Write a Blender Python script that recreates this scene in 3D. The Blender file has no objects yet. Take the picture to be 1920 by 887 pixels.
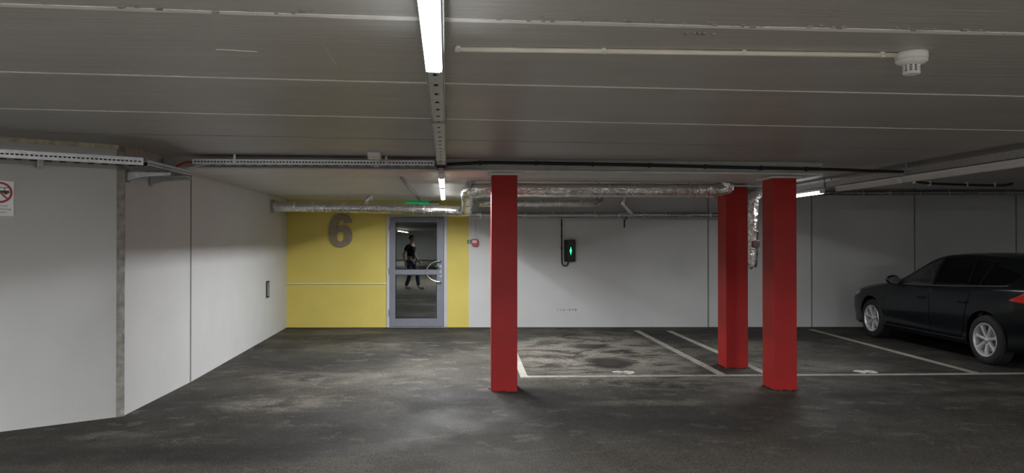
import bpy, bmesh, math, random
from mathutils import Vector, Matrix, noise as mnoise

C = bpy.context.scene.collection
PI = math.pi
KF, KC, HC = 0.0058, 0.004, 2.455          # the garage falls gently to the right
def zf(x): return -KF * x                   # floor level
def zc(x): return HC - KC * x               # soffit of the main slab

# ------------------------------------------------------------------ camera
cam = bpy.data.cameras.new('camera'); camo = bpy.data.objects.new('camera', cam); C.objects.link(camo)
cam.sensor_width = 36.0; cam.lens = 1370.0 / 1920.0 * 36.0; cam.clip_start = 0.05; cam.clip_end = 200
camo.location = (0, 0, 1.6)
camo.rotation_euler = (PI / 2 + 0.00661, 0, -0.05919)
bpy.context.scene.camera = camo

# ------------------------------------------------------------------ world, exposure
wd = bpy.data.worlds.new('world'); bpy.context.scene.world = wd; wd.use_nodes = True
bg = wd.node_tree.nodes['Background']; bg.inputs[0].default_value = (0.5, 0.55, 0.6, 1); bg.inputs[1].default_value = 0.02
vs = bpy.context.scene.view_settings
vs.view_transform = 'Standard'; vs.look = 'None'; vs.gamma = 1; vs.use_curve_mapping = False
vs.exposure = 0.32
LAMP_W = 66.0          # watts per metre of lit tube
LAMP_EMIT = 6.0        # brightness of the diffuser itself
LAMP_SPREAD = 179.0    # louvre cut off

# ------------------------------------------------------------------ material helpers
def new_mat(name):
    m = bpy.data.materials.new(name); m.use_nodes = True
    nt = m.node_tree
    return m, nt, nt.nodes['Principled BSDF']
def N(nt, t, **kw):
    n = nt.nodes.new(t)
    for k, v in kw.items(): setattr(n, k, v)
    return n
def link(nt, a, b): nt.links.new(a, b)
def math_n(nt, op, a, b=None, clamp=False):
    n = N(nt, 'ShaderNodeMath', operation=op); n.use_clamp = clamp
    for i, v in enumerate((a, b)):
        if v is None: continue
        if isinstance(v, (int, float)): n.inputs[i].default_value = v
        else: link(nt, v, n.inputs[i])
    return n.outputs[0]
def ramp(nt, fac, stops):
    r = N(nt, 'ShaderNodeValToRGB'); link(nt, fac, r.inputs[0]); e = r.color_ramp.elements
    while len(e) < len(stops): e.new(0.5)
    for q, (p, c) in zip(e, stops):
        q.position = p; q.color = (c, c, c, 1) if isinstance(c, (int, float)) else (*c, 1)
    return r.outputs[0]
def noise_n(nt, vec, scale, detail=4, rough=0.55, dist=0.0):
    n = N(nt, 'ShaderNodeTexNoise'); n.inputs['Scale'].default_value = scale; n.inputs['Detail'].default_value = detail
    n.inputs['Roughness'].default_value = rough; n.inputs['Distortion'].default_value = dist
    link(nt, vec, n.inputs['Vector']); return n.outputs[0]
def mapped(nt, scale=(1, 1, 1), loc=(0, 0, 0), rot=(0, 0, 0)):
    tc = N(nt, 'ShaderNodeTexCoord'); mp = N(nt, 'ShaderNodeMapping')
    mp.inputs['Scale'].default_value = scale; mp.inputs['Location'].default_value = loc; mp.inputs['Rotation'].default_value = rot
    link(nt, tc.outputs['Object'], mp.inputs[0]); return mp.outputs[0]
def mixc(nt, fac, a, b):
    n = N(nt, 'ShaderNodeMix', data_type='RGBA')
    if isinstance(fac, (int, float)): n.inputs[0].default_value = fac
    else: link(nt, fac, n.inputs[0])
    for i, v in ((6, a), (7, b)):
        if isinstance(v, tuple): n.inputs[i].default_value = (*v, 1)
        else: link(nt, v, n.inputs[i])
    return n.outputs[2]
def bump(nt, b, h, strength=0.3, dist=0.01):
    n = N(nt, 'ShaderNodeBump'); n.inputs['Strength'].default_value = strength; n.inputs['Distance'].default_value = dist
    link(nt, h, n.inputs['Height']); link(nt, n.outputs[0], b.inputs['Normal'])
def plain(name, col, rough=0.5, metal=0.0, emit=None, estr=0.0, var=0.0, vscale=6.0, coat=0.0, spec=None, bmp=0.0, bscale=60.0):
    m, nt, b = new_mat(name)
    b.inputs['Base Color'].default_value = (*col, 1); b.inputs['Roughness'].default_value = rough; b.inputs['Metallic'].default_value = metal
    if coat: b.inputs['Coat Weight'].default_value = coat; b.inputs['Coat Roughness'].default_value = 0.05
    if spec is not None: b.inputs['Specular IOR Level'].default_value = spec
    if emit: b.inputs['Emission Color'].default_value = (*emit, 1); b.inputs['Emission Strength'].default_value = estr
    v = mapped(nt)
    if var:
        f = noise_n(nt, v, vscale, 5)
        lo = tuple(c * (1 - var) for c in col); hi = tuple(min(1, c * (1 + var)) for c in col)
        link(nt, ramp(nt, f, [(0.3, lo), (0.7, hi)]), b.inputs['Base Color'])
    if bmp: bump(nt, b, noise_n(nt, v, bscale, 3), bmp, 0.004)
    return m

def mat_wall(name, yellow=False):
    m, nt, b = new_mat(name); v = mapped(nt)
    f = noise_n(nt, v, 1.6, 6, 0.6)
    base = ramp(nt, f, [(0.25, (0.60, 0.61, 0.61)), (0.75, (0.66, 0.665, 0.66))])
    if yellow:
        s = N(nt, 'ShaderNodeSeparateXYZ'); link(nt, v, s.inputs[0])
        edge = math_n(nt, 'ADD', s.outputs[0], math_n(nt, 'MULTIPLY', math_n(nt, 'SUBTRACT', noise_n(nt, v, 30, 2), 0.5), 0.008))
        isy = math_n(nt, 'LESS_THAN', edge, 0.0)
        ycol = ramp(nt, noise_n(nt, v, 2.5, 5), [(0.3, (0.68, 0.56, 0.13)), (0.7, (0.73, 0.61, 0.16))])
        base = mixc(nt, isy, base, ycol)
    link(nt, base, b.inputs['Base Color']); b.inputs['Roughness'].default_value = 0.6
    b.inputs['Specular IOR Level'].default_value = 0.25
    v2 = mapped(nt, (0.7, 0.7, 6.0))
    h = math_n(nt, 'ADD', math_n(nt, 'MULTIPLY', noise_n(nt, v, 45, 3), 0.5), math_n(nt, 'MULTIPLY', noise_n(nt, v2, 9, 3), 0.5))
    bump(nt, b, h, 0.25, 0.006)
    return m
def mat_ceiling(name, lo, hi, rough=0.36):
    m, nt, b = new_mat(name); v = mapped(nt); vx = mapped(nt, (0.5, 7.0, 1.0))
    f = math_n(nt, 'ADD', math_n(nt, 'MULTIPLY', noise_n(nt, vx, 1.5, 6, 0.65), 0.6), math_n(nt, 'MULTIPLY', noise_n(nt, v, 0.9, 4), 0.4))
    base = ramp(nt, f, [(0.32, lo), (0.66, hi)])
    sp = N(nt, 'ShaderNodeTexVoronoi'); sp.inputs['Scale'].default_value = 5.5; link(nt, v, sp.inputs['Vector'])
    pit = math_n(nt, 'LESS_THAN', sp.outputs['Distance'], 0.035)
    base = mixc(nt, math_n(nt, 'MULTIPLY', pit, 0.6), base, (0.08, 0.075, 0.07))
    link(nt, base, b.inputs['Base Color']); b.inputs['Roughness'].default_value = rough
    h = math_n(nt, 'ADD', math_n(nt, 'MULTIPLY', noise_n(nt, vx, 5, 4), 0.8), math_n(nt, 'MULTIPLY', noise_n(nt, v, 70, 2), 0.12))
    bump(nt, b, h, 0.5, 0.012)
    return m
def mat_floor():
    m, nt, b = new_mat('asphalt'); v = mapped(nt)
    s = N(nt, 'ShaderNodeSeparateXYZ'); link(nt, v, s.inputs[0])
    wob = math_n(nt, 'MULTIPLY', math_n(nt, 'SUBTRACT', noise_n(nt, v, 1.9, 6, 0.65), 0.5), 1.9)
    def ell(cx, cy, rx, ry, w=1.0, soft=0.45):
        dx = math_n(nt, 'DIVIDE', math_n(nt, 'SUBTRACT', s.outputs[0], cx), rx)
        dy = math_n(nt, 'DIVIDE', math_n(nt, 'SUBTRACT', s.outputs[1], cy), ry)
        d = math_n(nt, 'SQRT', math_n(nt, 'ADD', math_n(nt, 'MULTIPLY', dx, dx), math_n(nt, 'MULTIPLY', dy, dy)))
        d = math_n(nt, 'ADD', d, math_n(nt, 'MULTIPLY', wob, w))
        mr = N(nt, 'ShaderNodeMapRange'); mr.interpolation_type = 'SMOOTHSTEP'
        link(nt, d, mr.inputs[0]); mr.inputs[1].default_value = 1 + soft; mr.inputs[2].default_value = 1 - soft
        return mr.outputs[0]
    big = noise_n(nt, v, 0.75, 10, 0.68, 0.3)
    base = ramp(nt, big, [(0.38, (0.026, 0.0235, 0.019)), (0.50, (0.054, 0.048, 0.038)), (0.60, (0.088, 0.078, 0.062))])
    near = N(nt, 'ShaderNodeMapRange'); near.interpolation_type = 'SMOOTHSTEP'; link(nt, s.outputs[1], near.inputs[0]); near.inputs[1].default_value = 6.4; near.inputs[2].default_value = 4.6
    base = mixc(nt, math_n(nt, 'MULTIPLY', near.outputs[0], 0.75), base, (0.116, 0.102, 0.082))
    flk = noise_n(nt, mapped(nt, (0.8, 1.2, 1), (3, 1, 0)), 3.6, 8, 0.68, 0.4)
    blot = math_n(nt, 'MULTIPLY', ramp(nt, flk, [(0.565, 0.0), (0.60, 1.0)]), math_n(nt, 'SUBTRACT', 1.0, math_n(nt, 'MULTIPLY', near.outputs[0], 0.85)))
    base = mixc(nt, math_n(nt, 'MULTIPLY', blot, 0.5), base, (0.20, 0.185, 0.155))
    # dusty pale bay 89, plus pale strips of dust
    dust = noise_n(nt, mapped(nt, (0.8, 1.1, 1)), 2.2, 10, 0.72, 0.6)
    dmask = ramp(nt, dust, [(0.42, 0.0), (0.54, 1.0)])
    bay = ell(1.85, 10.6, 1.25, 2.1, 0.5, 0.5)
    base = mixc(nt, math_n(nt, 'MULTIPLY', math_n(nt, 'MULTIPLY', bay, dmask), 0.85), base, (0.36, 0.33, 0.28))
    for (cx, cy, rx, ry, a) in ((2.9, 8.1, 1.0, 0.45, 0.35), (4.3, 9.35, 1.1, 0.45, 0.45), (4.5, 11.2, 1.0, 0.8, 0.30), (-1.9, 7.2, 0.55, 0.3, 0.5),
                                (-2.3, 5.9, 0.5, 0.12, 0.45), (-2.9, 6.15, 0.3, 0.12, 0.45), (-1.35, 11.6, 0.5, 0.7, 0.22), (-1.6, 8.6, 0.7, 0.5, 0.3), (1.7, 7.2, 0.7, 0.12, 0.45),
                                (7.2, 9.8, 0.5, 0.6, 0.2), (5.6, 7.5, 1.6, 0.5, 0.22), (-2.4, 12.9, 0.8, 0.3, 0.3)):
        base = mixc(nt, math_n(nt, 'MULTIPLY', math_n(nt, 'MULTIPLY', ell(cx, cy, rx, ry, 0.9), dmask), a), base, (0.31, 0.285, 0.24))
    # oily and dark patches, with column and car shadows painted in
    for (cx, cy, rx, ry, a) in ((1.85, 9.55, 0.30, 0.50, 0.95), (1.85, 11.1, 0.28, 0.30, 0.8), (1.5, 12.6, 0.5, 0.3, 0.6), (0.4, 7.45, 0.9, 0.45, 0.75), (-0.7, 6.7, 0.9, 0.6, 0.6),  # oil stains first, then grime with shadow painted in at the left column
                                (1.6, 6.6, 1.3, 0.5, 0.45), (3.3, 12.2, 0.35, 0.9, 0.6), (3.3, 9.3, 0.3, 0.6, 0.6), (5.0, 12.4, 1.3, 0.6, 0.7), (5.2, 10.2, 0.9, 0.9, 0.55), (8.0, 10.8, 1.3, 2.2, 0.75),  # the widest is shade under the car, put into the floor colour
                                (-1.7, 5.7, 0.7, 0.35, 0.7), (-2.4, 5.6, 1.4, 0.22, 0.55), (-2.0, 9.8, 1.1, 0.8, 0.45), (5.0, 7.5, 1.5, 0.14, 0.5), (-1.2, 12.2, 1.4, 0.5, 0.45), (-2.7, 7.6, 0.3, 0.7, 0.35)):  # long thin one beside the right column is its painted cast shadow
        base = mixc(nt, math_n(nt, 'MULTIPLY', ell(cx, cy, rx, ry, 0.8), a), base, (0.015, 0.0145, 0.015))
    base = mixc(nt, math_n(nt, 'MULTIPLY', ell(1.88, 9.62, 0.13, 0.2, 0.9), 0.5), base, (0.10, 0.045, 0.03))
    base = mixc(nt, ell(0, 13.63, 60, 0.16, 0.06, 0.3), base, (0.012, 0.012, 0.013))  # dark band along the foot of the back wall
    # aggregate
    g = noise_n(nt, v, 60, 4, 0.75)
    base = mixc(nt, ramp(nt, g, [(0.40, 0.75), (0.56, 0.0)]), base, (0.012, 0.012, 0.012))
    vo = N(nt, 'ShaderNodeTexVoronoi'); vo.inputs['Scale'].default_value = 70; link(nt, v, vo.inputs['Vector'])
    sepc = N(nt, 'ShaderNodeSeparateColor'); link(nt, vo.outputs['Color'], sepc.inputs[0])
    spk = math_n(nt, 'MULTIPLY', math_n(nt, 'GREATER_THAN', sepc.outputs[0], 0.86), math_n(nt, 'LESS_THAN', vo.outputs['Distance'], 0.35))
    base = mixc(nt, math_n(nt, 'MULTIPLY', spk, 0.28), base, (0.30, 0.28, 0.25))
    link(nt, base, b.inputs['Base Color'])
    link(nt, ramp(nt, noise_n(nt, v, 1.3, 5), [(0.3, 0.62), (0.7, 0.88)]), b.inputs['Roughness'])
    b.inputs['Specular IOR Level'].default_value = 0.3
    bump(nt, b, math_n(nt, 'ADD', g, math_n(nt, 'MULTIPLY', noise_n(nt, v, 7, 4), 0.8)), 0.5, 0.006)
    return m
def mat_foil(name, tint=(0.80, 0.80, 0.79)):
    m, nt, b = new_mat(name); v = mapped(nt)
    b.inputs['Base Color'].default_value = (*tint, 1); b.inputs['Metallic'].default_value = 1.0; b.inputs['Roughness'].default_value = 0.15
    vo = N(nt, 'ShaderNodeTexVoronoi', feature='DISTANCE_TO_EDGE'); vo.inputs['Scale'].default_value = 16; vo.inputs['Randomness'].default_value = 1
    link(nt, v, vo.inputs['Vector'])
    h = math_n(nt, 'ADD', math_n(nt, 'MULTIPLY', vo.outputs['Distance'], 0.7), math_n(nt, 'MULTIPLY', noise_n(nt, v, 26, 5, 0.6, 0.8), 0.8))
    bump(nt, b, h, 0.45, 0.02)
    return m
def mat_painted(name, cols, worn, wear=0.5, rough=0.6):
    m, nt, b = new_mat(name); v = mapped(nt)
    f = ramp(nt, noise_n(nt, v, 7, 8, 0.75), [(0.50, 0.0), (0.72, wear)])
    base = ramp(nt, noise_n(nt, v, 1.2, 3), [(0.3, cols[0]), (0.7, cols[1])])
    link(nt, mixc(nt, f, base, worn), b.inputs['Base Color']); b.inputs['Roughness'].default_value = rough
    bump(nt, b, noise_n(nt, v, 90, 3), 0.3, 0.003)
    return m
def mat_glass_door():
    m, nt, b = new_mat('dark_door_glass'); out = nt.nodes['Material Output']
    g = N(nt, 'ShaderNodeBsdfGlossy'); g.inputs['Roughness'].default_value = 0.0; g.inputs['Color'].default_value = (0.86, 0.90, 0.86, 1)
    t = N(nt, 'ShaderNodeBsdfTransparent'); t.inputs[0].default_value = (0.35, 0.37, 0.37, 1)
    lw = N(nt, 'ShaderNodeLayerWeight'); lw.inputs[0].default_value = 0.32
    mx = N(nt, 'ShaderNodeMixShader'); f = math_n(nt, 'ADD', math_n(nt, 'MULTIPLY', lw.outputs['Fresnel'], 0.6), 0.24, True)
    link(nt, f, mx.inputs[0]); link(nt, t.outputs[0], mx.inputs[1]); link(nt, g.outputs[0], mx.inputs[2]); link(nt, mx.outputs[0], out.inputs[0])
    return m
def mat_car_glass(name, tint):
    m, nt, b = new_mat(name); out = nt.nodes['Material Output']
    g = N(nt, 'ShaderNodeBsdfGlossy'); g.inputs['Roughness'].default_value = 0.0
    t = N(nt, 'ShaderNodeBsdfTransparent'); t.inputs[0].default_value = (*tint, 1)
    lw = N(nt, 'ShaderNodeLayerWeight'); lw.inputs[0].default_value = 0.30
    mx = N(nt, 'ShaderNodeMixShader')
    link(nt, math_n(nt, 'MULTIPLY', lw.outputs['Fresnel'], 0.7), mx.inputs[0]); link(nt, t.outputs[0], mx.inputs[1]); link(nt, g.outputs[0], mx.inputs[2]); link(nt, mx.outputs[0], out.inputs[0])
    return m

M = {}
M['wall'] = mat_wall('white_painted_concrete'); M['wall_back'] = mat_wall('white_and_yellow_painted_concrete', True)
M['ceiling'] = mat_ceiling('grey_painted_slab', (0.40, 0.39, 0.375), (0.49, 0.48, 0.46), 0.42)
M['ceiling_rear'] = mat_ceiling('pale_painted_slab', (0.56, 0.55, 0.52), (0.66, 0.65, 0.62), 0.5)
M['floor'] = mat_floor()
M['joint_ceiling'] = mat_painted('pale_joint_filler', ((0.86, 0.85, 0.83), (0.92, 0.91, 0.89)), (0.45, 0.44, 0.42), 0.4)
M['line'] = mat_painted('worn_white_floor_paint', ((0.62, 0.60, 0.54), (0.72, 0.69, 0.62)), (0.16, 0.14, 0.12), 0.75)
M['sealant'] = plain('grey_sealant', (0.24, 0.24, 0.235), 0.7, var=0.15)
M['mortar'] = plain('rough_grey_mortar', (0.33, 0.32, 0.295), 0.9, var=0.35, vscale=14, bmp=0.9, bscale=40)
M['foam'] = plain('yellowish_foam_filler', (0.66, 0.61, 0.46), 0.9, var=0.25, vscale=20, bmp=0.8, bscale=50)
M['red'] = plain('red_column_paint', (0.36, 0.014, 0.013), 0.5, spec=0.3, var=0.10, vscale=2.5, bmp=0.08, bscale=120)
M['beam'] = plain('grey_primed_steel', (0.44, 0.43, 0.41), 0.45, var=0.12, bmp=0.1)
M['beam_pale'] = plain('pale_painted_steel', (0.64, 0.62, 0.59), 0.45, var=0.08, bmp=0.1)
M['galv'] = plain('galvanised_steel', (0.60, 0.62, 0.65), 0.38, 0.85, var=0.12, vscale=25)
M['galv_dark'] = plain('dull_galvanised_steel', (0.33, 0.34, 0.35), 0.5, 0.8, var=0.2, vscale=20)
M['foil'] = mat_foil('crinkled_foil'); M['foil_dark'] = mat_foil('dull_crinkled_foil', (0.60, 0.60, 0.63))
M['tape'] = plain('aluminium_tape', (0.88, 0.88, 0.87), 0.3, 1.0, bmp=0.7, bscale=50)
M['black'] = plain('black_rubber', (0.012, 0.012, 0.013), 0.55, var=0.2)
M['white_plastic'] = plain('white_plastic', (0.74, 0.74, 0.72), 0.4, var=0.04)
M['ivory'] = plain('ivory_conduit_plastic', (0.80, 0.76, 0.66), 0.45, var=0.06)
M['lamp_body'] = plain('white_lamp_housing', (0.78, 0.79, 0.80), 0.35, var=0.03)
M['diffuser_off'] = plain('unlit_milky_diffuser', (0.72, 0.71, 0.69), 0.35, var=0.03)
M['diffuser'] = plain('lit_milky_diffuser', (0.9, 0.9, 0.9), 0.4, emit=(0.95, 0.98, 1.0), estr=LAMP_EMIT)
M['diffuser_dim'] = plain('dim_lit_diffuser', (0.9, 0.9, 0.86), 0.4, emit=(1.0, 0.98, 0.90), estr=1.1)
M['diffuser_soft'] = plain('soft_lit_diffuser', (0.9, 0.9, 0.9), 0.4, emit=(0.95, 0.98, 1.0), estr=3.5)
M['diffuser_fill'] = plain('boosted_fill_diffuser', (0.9, 0.9, 0.9), 0.4, emit=(1.0, 0.985, 0.94), estr=85.0)  # glow boosted on unseen lamps to add ambient light
M['diffuser_strong'] = plain('strong_fill_diffuser', (0.9, 0.9, 0.9), 0.4, emit=(1.0, 0.985, 0.95), estr=135.0)  # stronger glow for the unseen lamps added to brighten the left side
M['door'] = plain('slate_grey_door_paint', (0.205, 0.215, 0.265), 0.4, var=0.05)
M['door_trim'] = plain('pale_grey_door_frame', (0.56, 0.57, 0.62), 0.45, var=0.04)
M['glass_door'] = mat_glass_door()
M['bronze'] = plain('brushed_bronze_metal', (0.28, 0.24, 0.18), 0.40, 0.5, var=0.15, vscale=9)
M['chrome'] = plain('brushed_stainless', (0.78, 0.78, 0.78), 0.22, 1.0)
M['green'] = plain('emergency_green_plastic', (0.0, 0.30, 0.13), 0.4, emit=(0.0, 0.55, 0.22), estr=0.25, var=0.05)
M['green_plate'] = plain('dark_green_sign_plate', (0.01, 0.13, 0.075), 0.4, var=0.05)
M['green_led'] = plain('green_status_light', (0.1, 0.8, 0.4), 0.3, emit=(0.03, 0.9, 0.32), estr=1.6)
M['red_plastic'] = plain('red_plastic', (0.42, 0.015, 0.04), 0.35, var=0.06)
M['red_cable'] = plain('red_cable_sheath', (0.42, 0.02, 0.02), 0.5, var=0.1)
M['sign_plate'] = plain('aluminium_sign_plate', (0.66, 0.69, 0.70), 0.32, 0.35, var=0.05)
M['sign_red'] = plain('sign_red_ink', (0.50, 0.045, 0.06), 0.4, var=0.05)
M['sign_black'] = plain('sign_dark_ink', (0.05, 0.05, 0.06), 0.5, var=0.05)
M['rust'] = plain('rusty_black_cap', (0.035, 0.016, 0.013), 0.6, var=0.3)
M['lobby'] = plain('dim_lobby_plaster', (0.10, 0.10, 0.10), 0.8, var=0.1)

# ------------------------------------------------------------------ mesh helpers
def obj(name, bm, mat, parent=None, smooth=False, bevel=0.0):
    me = bpy.data.meshes.new(name)
    bmesh.ops.recalc_face_normals(bm, faces=bm.faces)
    bm.to_mesh(me); bm.free()
    if smooth:
        for p in me.polygons: p.use_smooth = True
    me.materials.append(mat)
    o = bpy.data.objects.new(name, me); C.objects.link(o)
    if parent is not None: o.parent = parent
    if bevel:
        md = o.modifiers.new('bevel', 'BEVEL'); md.width = bevel; md.segments = 2; md.limit_method = 'ANGLE'; md.angle_limit = 0.7
    return o
def tag(o, label=None, cat=None, group=None, kind=None):
    if label: o['label'] = label
    if cat: o['category'] = cat
    if group: o['group'] = group
    if kind: o['kind'] = kind
    return o
def thing(name, label, cat, loc=(0, 0, 0), rotz=0.0, group=None, kind=None):
    o = bpy.data.objects.new(name, None); o.empty_display_size = 0.1; C.objects.link(o)
    o.location = loc; o.rotation_euler = (0, 0, rotz)
    return tag(o, label, cat, group, kind)
def copy_tree(o, parent=None):
    c = o.copy(); C.objects.link(c)
    if parent is not None: c.parent = parent
    for ch in list(o.children): copy_tree(ch, c)
    return c
def box(bm, x0, x1, y0, y1, z0, z1, mtx=None, shear=0.0):
    vs_ = [bm.verts.new((x, y, z - shear * x)) for x in (x0, x1) for y in (y0, y1) for z in (z0, z1)]
    if mtx is not None:
        for v in vs_: v.co = mtx @ v.co
    for f in ((0, 1, 3, 2), (4, 6, 7, 5), (0, 4, 5, 1), (2, 3, 7, 6), (0, 2, 6, 4), (1, 5, 7, 3)):
        bm.faces.new([vs_[i] for i in f])
    return bm
def B(*a, **k): return box(bmesh.new(), *a, **k)
def prism(bm, pts, axis, a0, a1):
    """polygon pts in the plane across axis ('x','y','z'), extruded from a0 to a1"""
    def P(p, a):
        return {'x': (a, p[0], p[1]), 'y': (p[0], a, p[1]), 'z': (p[0], p[1], a)}[axis]
    A = [bm.verts.new(P(p, a0)) for p in pts]; D = [bm.verts.new(P(p, a1)) for p in pts]
    n = len(pts); bm.faces.new(A); bm.faces.new(D[::-1])
    for i in range(n): bm.faces.new((A[i], A[(i + 1) % n], D[(i + 1) % n], D[i]))
    return bm
def catmull(pts, n=6):
    pts = [Vector(p) for p in pts]
    if len(pts) < 3: return pts
    out = []
    for i in range(len(pts) - 1):
        p0 = pts[max(i - 1, 0)]; p1 = pts[i]; p2 = pts[i + 1]; p3 = pts[min(i + 2, len(pts) - 1)]
        for k in range(n):
            t = k / n
            out.append(0.5 * ((2 * p1) + (p2 - p0) * t + (2 * p0 - 5 * p1 + 4 * p2 - p3) * t * t + (3 * p1 - p0 - 3 * p2 + p3) * t ** 3))
    out.append(pts[-1]); return out
def tube(bm, pts, r, sides=12, crumple=0.0, seed=0.0, cap=True, step=None):
    pts = [Vector(p) for p in pts]
    if step:
        q = [pts[0]]
        for a, b_ in zip(pts, pts[1:]):
            k = max(1, int((b_ - a).length / step))
            q += [a.lerp(b_, (i + 1) / k) for i in range(k)]
        pts = q
    rad = r if callable(r) else (lambda s: r)
    T = (pts[1] - pts[0]).normalized(); U = T.orthogonal().normalized(); rings = []; s = 0.0
    for i, p in enumerate(pts):
        t = (pts[min(i + 1, len(pts) - 1)] - pts[max(i - 1, 0)]).normalized()
        U = (U - t * U.dot(t)).normalized(); V = t.cross(U)
        if i: s += (p - pts[i - 1]).length
        ring = []
        for k in range(sides):
            a = 2 * PI * k / sides; d = U * math.cos(a) + V * math.sin(a); rr = rad(s)
            if crumple:
                q = p + d * rr
                rr *= 1 + crumple * (mnoise.noise(q * 7 + Vector((seed, 0, 0))) + 0.6 * mnoise.noise(q * 23 + Vector((0, seed, 0))))
            ring.append(bm.verts.new(p + d * rr))
        rings.append(ring)
    for A, D in zip(rings, rings[1:]):
        for k in range(sides): bm.faces.new((A[k], A[(k + 1) % sides], D[(k + 1) % sides], D[k]))
    if cap: bm.faces.new(rings[0][::-1]); bm.faces.new(rings[-1])
    return bm
def T(*a, **k): return tube(bmesh.new(), *a, **k)
def lathe(bm, prof, sides=32, mtx=None):
    """prof: (radius, height) pairs about local z"""
    rings = []
    for r, z in prof:
        if r < 1e-6: rings.append([bm.verts.new((0, 0, z))])
        else: rings.append([bm.verts.new((r * math.cos(2 * PI * k / sides), r * math.sin(2 * PI * k / sides), z)) for k in range(sides)])
    for A, D in zip(rings, rings[1:]):
        for k in range(sides):
            j = (k + 1) % sides
            if len(A) == 1 and len(D) == 1: continue
            if len(A) == 1: bm.faces.new((A[0], D[k], D[j]))
            elif len(D) == 1: bm.faces.new((A[k], A[j], D[0]))
            else: bm.faces.new((A[k], A[j], D[j], D[k]))
    if mtx is not None: bmesh.ops.transform(bm, matrix=mtx, verts=bm.verts)
    return bm
def L_(*a, **k): return lathe(bmesh.new(), *a, **k)
def slotted(bm, length, h, t, slot, pitch, sh, mtx, first=0.02):
    """a thin strip in the local x-z plane with a row of real slots through it"""
    m0 = (h - sh) / 2
    box(bm, 0, length, 0, t, 0, m0, mtx); box(bm, 0, length, 0, t, h - m0, h, mtx)
    x = 0.0; nx = first
    while nx + slot < length:
        box(bm, x, nx, 0, t, m0, h - m0, mtx); x = nx + slot; nx += pitch
    box(bm, x, length, 0, t, m0, h - m0, mtx)
    return bm
def frame_mtx(origin, xdir, zdir=(0, 0, 1)):
    x = Vector(xdir).normalized(); z = Vector(zdir); z = (z - x * z.dot(x)).normalized(); y = z.cross(x)
    m = Matrix((x, y, z)).transposed().to_4x4(); m.translation = Vector(origin); return m
def text_bm(s, size, depth=0.0, offset=0.0, align='CENTER'):
    cu = bpy.data.curves.new('lettering', 'FONT'); cu.body = s; cu.size = size; cu.extrude = depth; cu.offset = offset; cu.align_x = align; cu.resolution_u = 6
    o = bpy.data.objects.new('lettering', cu); C.objects.link(o)
    dg = bpy.context.evaluated_depsgraph_get(); me = bpy.data.meshes.new_from_object(o.evaluated_get(dg))
    bm = bmesh.new(); bm.from_mesh(me); bpy.data.objects.remove(o); bpy.data.meshes.remove(me)
    return bm
def struct(name, bm, mat, parent=None, label=None, bevel=0.0):
    o = obj(name, bm, mat, parent, bevel=bevel)
    if parent is None: o['kind'] = 'structure'
    if label: o['label'] = label
    return o

# ================================================================== STRUCTURE
YW = 13.63
XL, XR, YB = -9.0, 13.0, -35.0
floor = struct('floor', B(XL - .2, XR + .2, YB - .2, YW + .2, -0.2, 0.0, shear=KF), M['floor'])
# painted bay lines and numbers belong to the floor surface
def floor_strip(x0, x1, y0, y1, lab, skew=0.0, nm='bay_line'):
    bm = bmesh.new(); z = 0.0015
    n = 10
    lower, upper = [], []
    for i in range(n + 1):
        t = i / n
        if (x1 - x0) > (y1 - y0): xa = x0 + (x1 - x0) * t; lower.append((xa, y0 + skew * t)); upper.append((xa, y1 + skew * t))
        else: ya = y0 + (y1 - y0) * t; lower.append((x0 + skew * t, ya)); upper.append((x1 + skew * t, ya))
    lo = [bm.verts.new((x, y, zf(x) + z)) for x, y in lower]; up = [bm.verts.new((x, y, zf(x) + z)) for x, y in upper]
    for i in range(n): bm.faces.new((lo[i], lo[i + 1], up[i + 1], up[i]))
    bmesh.ops.solidify(bm, geom=bm.faces[:], thickness=0.001)
    o = obj(nm, bm, M['line'], floor); o['label'] = lab; return o
floor_strip(0.61, 5.66, 8.585, 8.70, 'long worn white line along the front of the parking bays', 0.02)
floor_strip(5.66, 9.5, 8.605, 8.73, 'white front bay line in front of the parked car', 0.06)
floor_strip(0.61, 0.70, 8.70, 13.0, 'white bay side line half hidden behind the left red column')
floor_strip(3.01, 3.12, 8.70, 13.09, 'yellowish white bay side line left of the middle red column', -0.03)
floor_strip(3.595, 3.70, 8.70, 13.05, 'white bay side line running behind the middle red column', -0.03)
floor_strip(6.23, 6.35, 8.70, 13.25, 'white bay side line beside the parked car', 0.05)
for s, cx, y0, sz in (('89', 1.90, 8.795, 0.26), ('90', 4.945, 8.765, 0.25)):
    bm = text_bm(s, sz, 0.0006, 0.018)
    bmesh.ops.transform(bm, matrix=Matrix.Translation((cx, y0, zf(cx) + 0.002)) @ Matrix.Diagonal((1.0, 1.0, 1, 1)), verts=bm.verts)
    o = obj('bay_number', bm, M['line'], floor); o['label'] = 'worn white bay number %s painted on the asphalt' % s

P0, P1, P2, P3, P4 = (-3.871, 6.297), (-3.157, 6.787), (-3.122, 6.822), (-3.120, 8.427), (-3.333, 13.63)
def wall_run(name, A, D, t, z0, z1, mat, side=1):
    d = Vector((D[0] - A[0], D[1] - A[1], 0)).normalized(); n = Vector((-d.y, d.x, 0)) * side
    pts = [A, D, (D[0] + n.x * t, D[1] + n.y * t), (A[0] + n.x * t, A[1] + n.y * t)]
    return struct(name, prism(bmesh.new(), pts, 'z', z0, z1), mat)
Q0 = (-9.0, P1[1] - (9.0 - 3.157) * 0.49 / 0.714)
wall_fl = wall_run('wall_front_left', Q0, P1, 0.25, -0.1, 2.9, M['wall'])
wall_l = struct('wall_left', prism(bmesh.new(), [P2, P3, P4, (P4[0] - .3, P4[1]), (P3[0] - .3, P3[1]), (P2[0] - .3, P2[1] + .02)], 'z', -0.1, 2.9), M['wall'])
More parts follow.
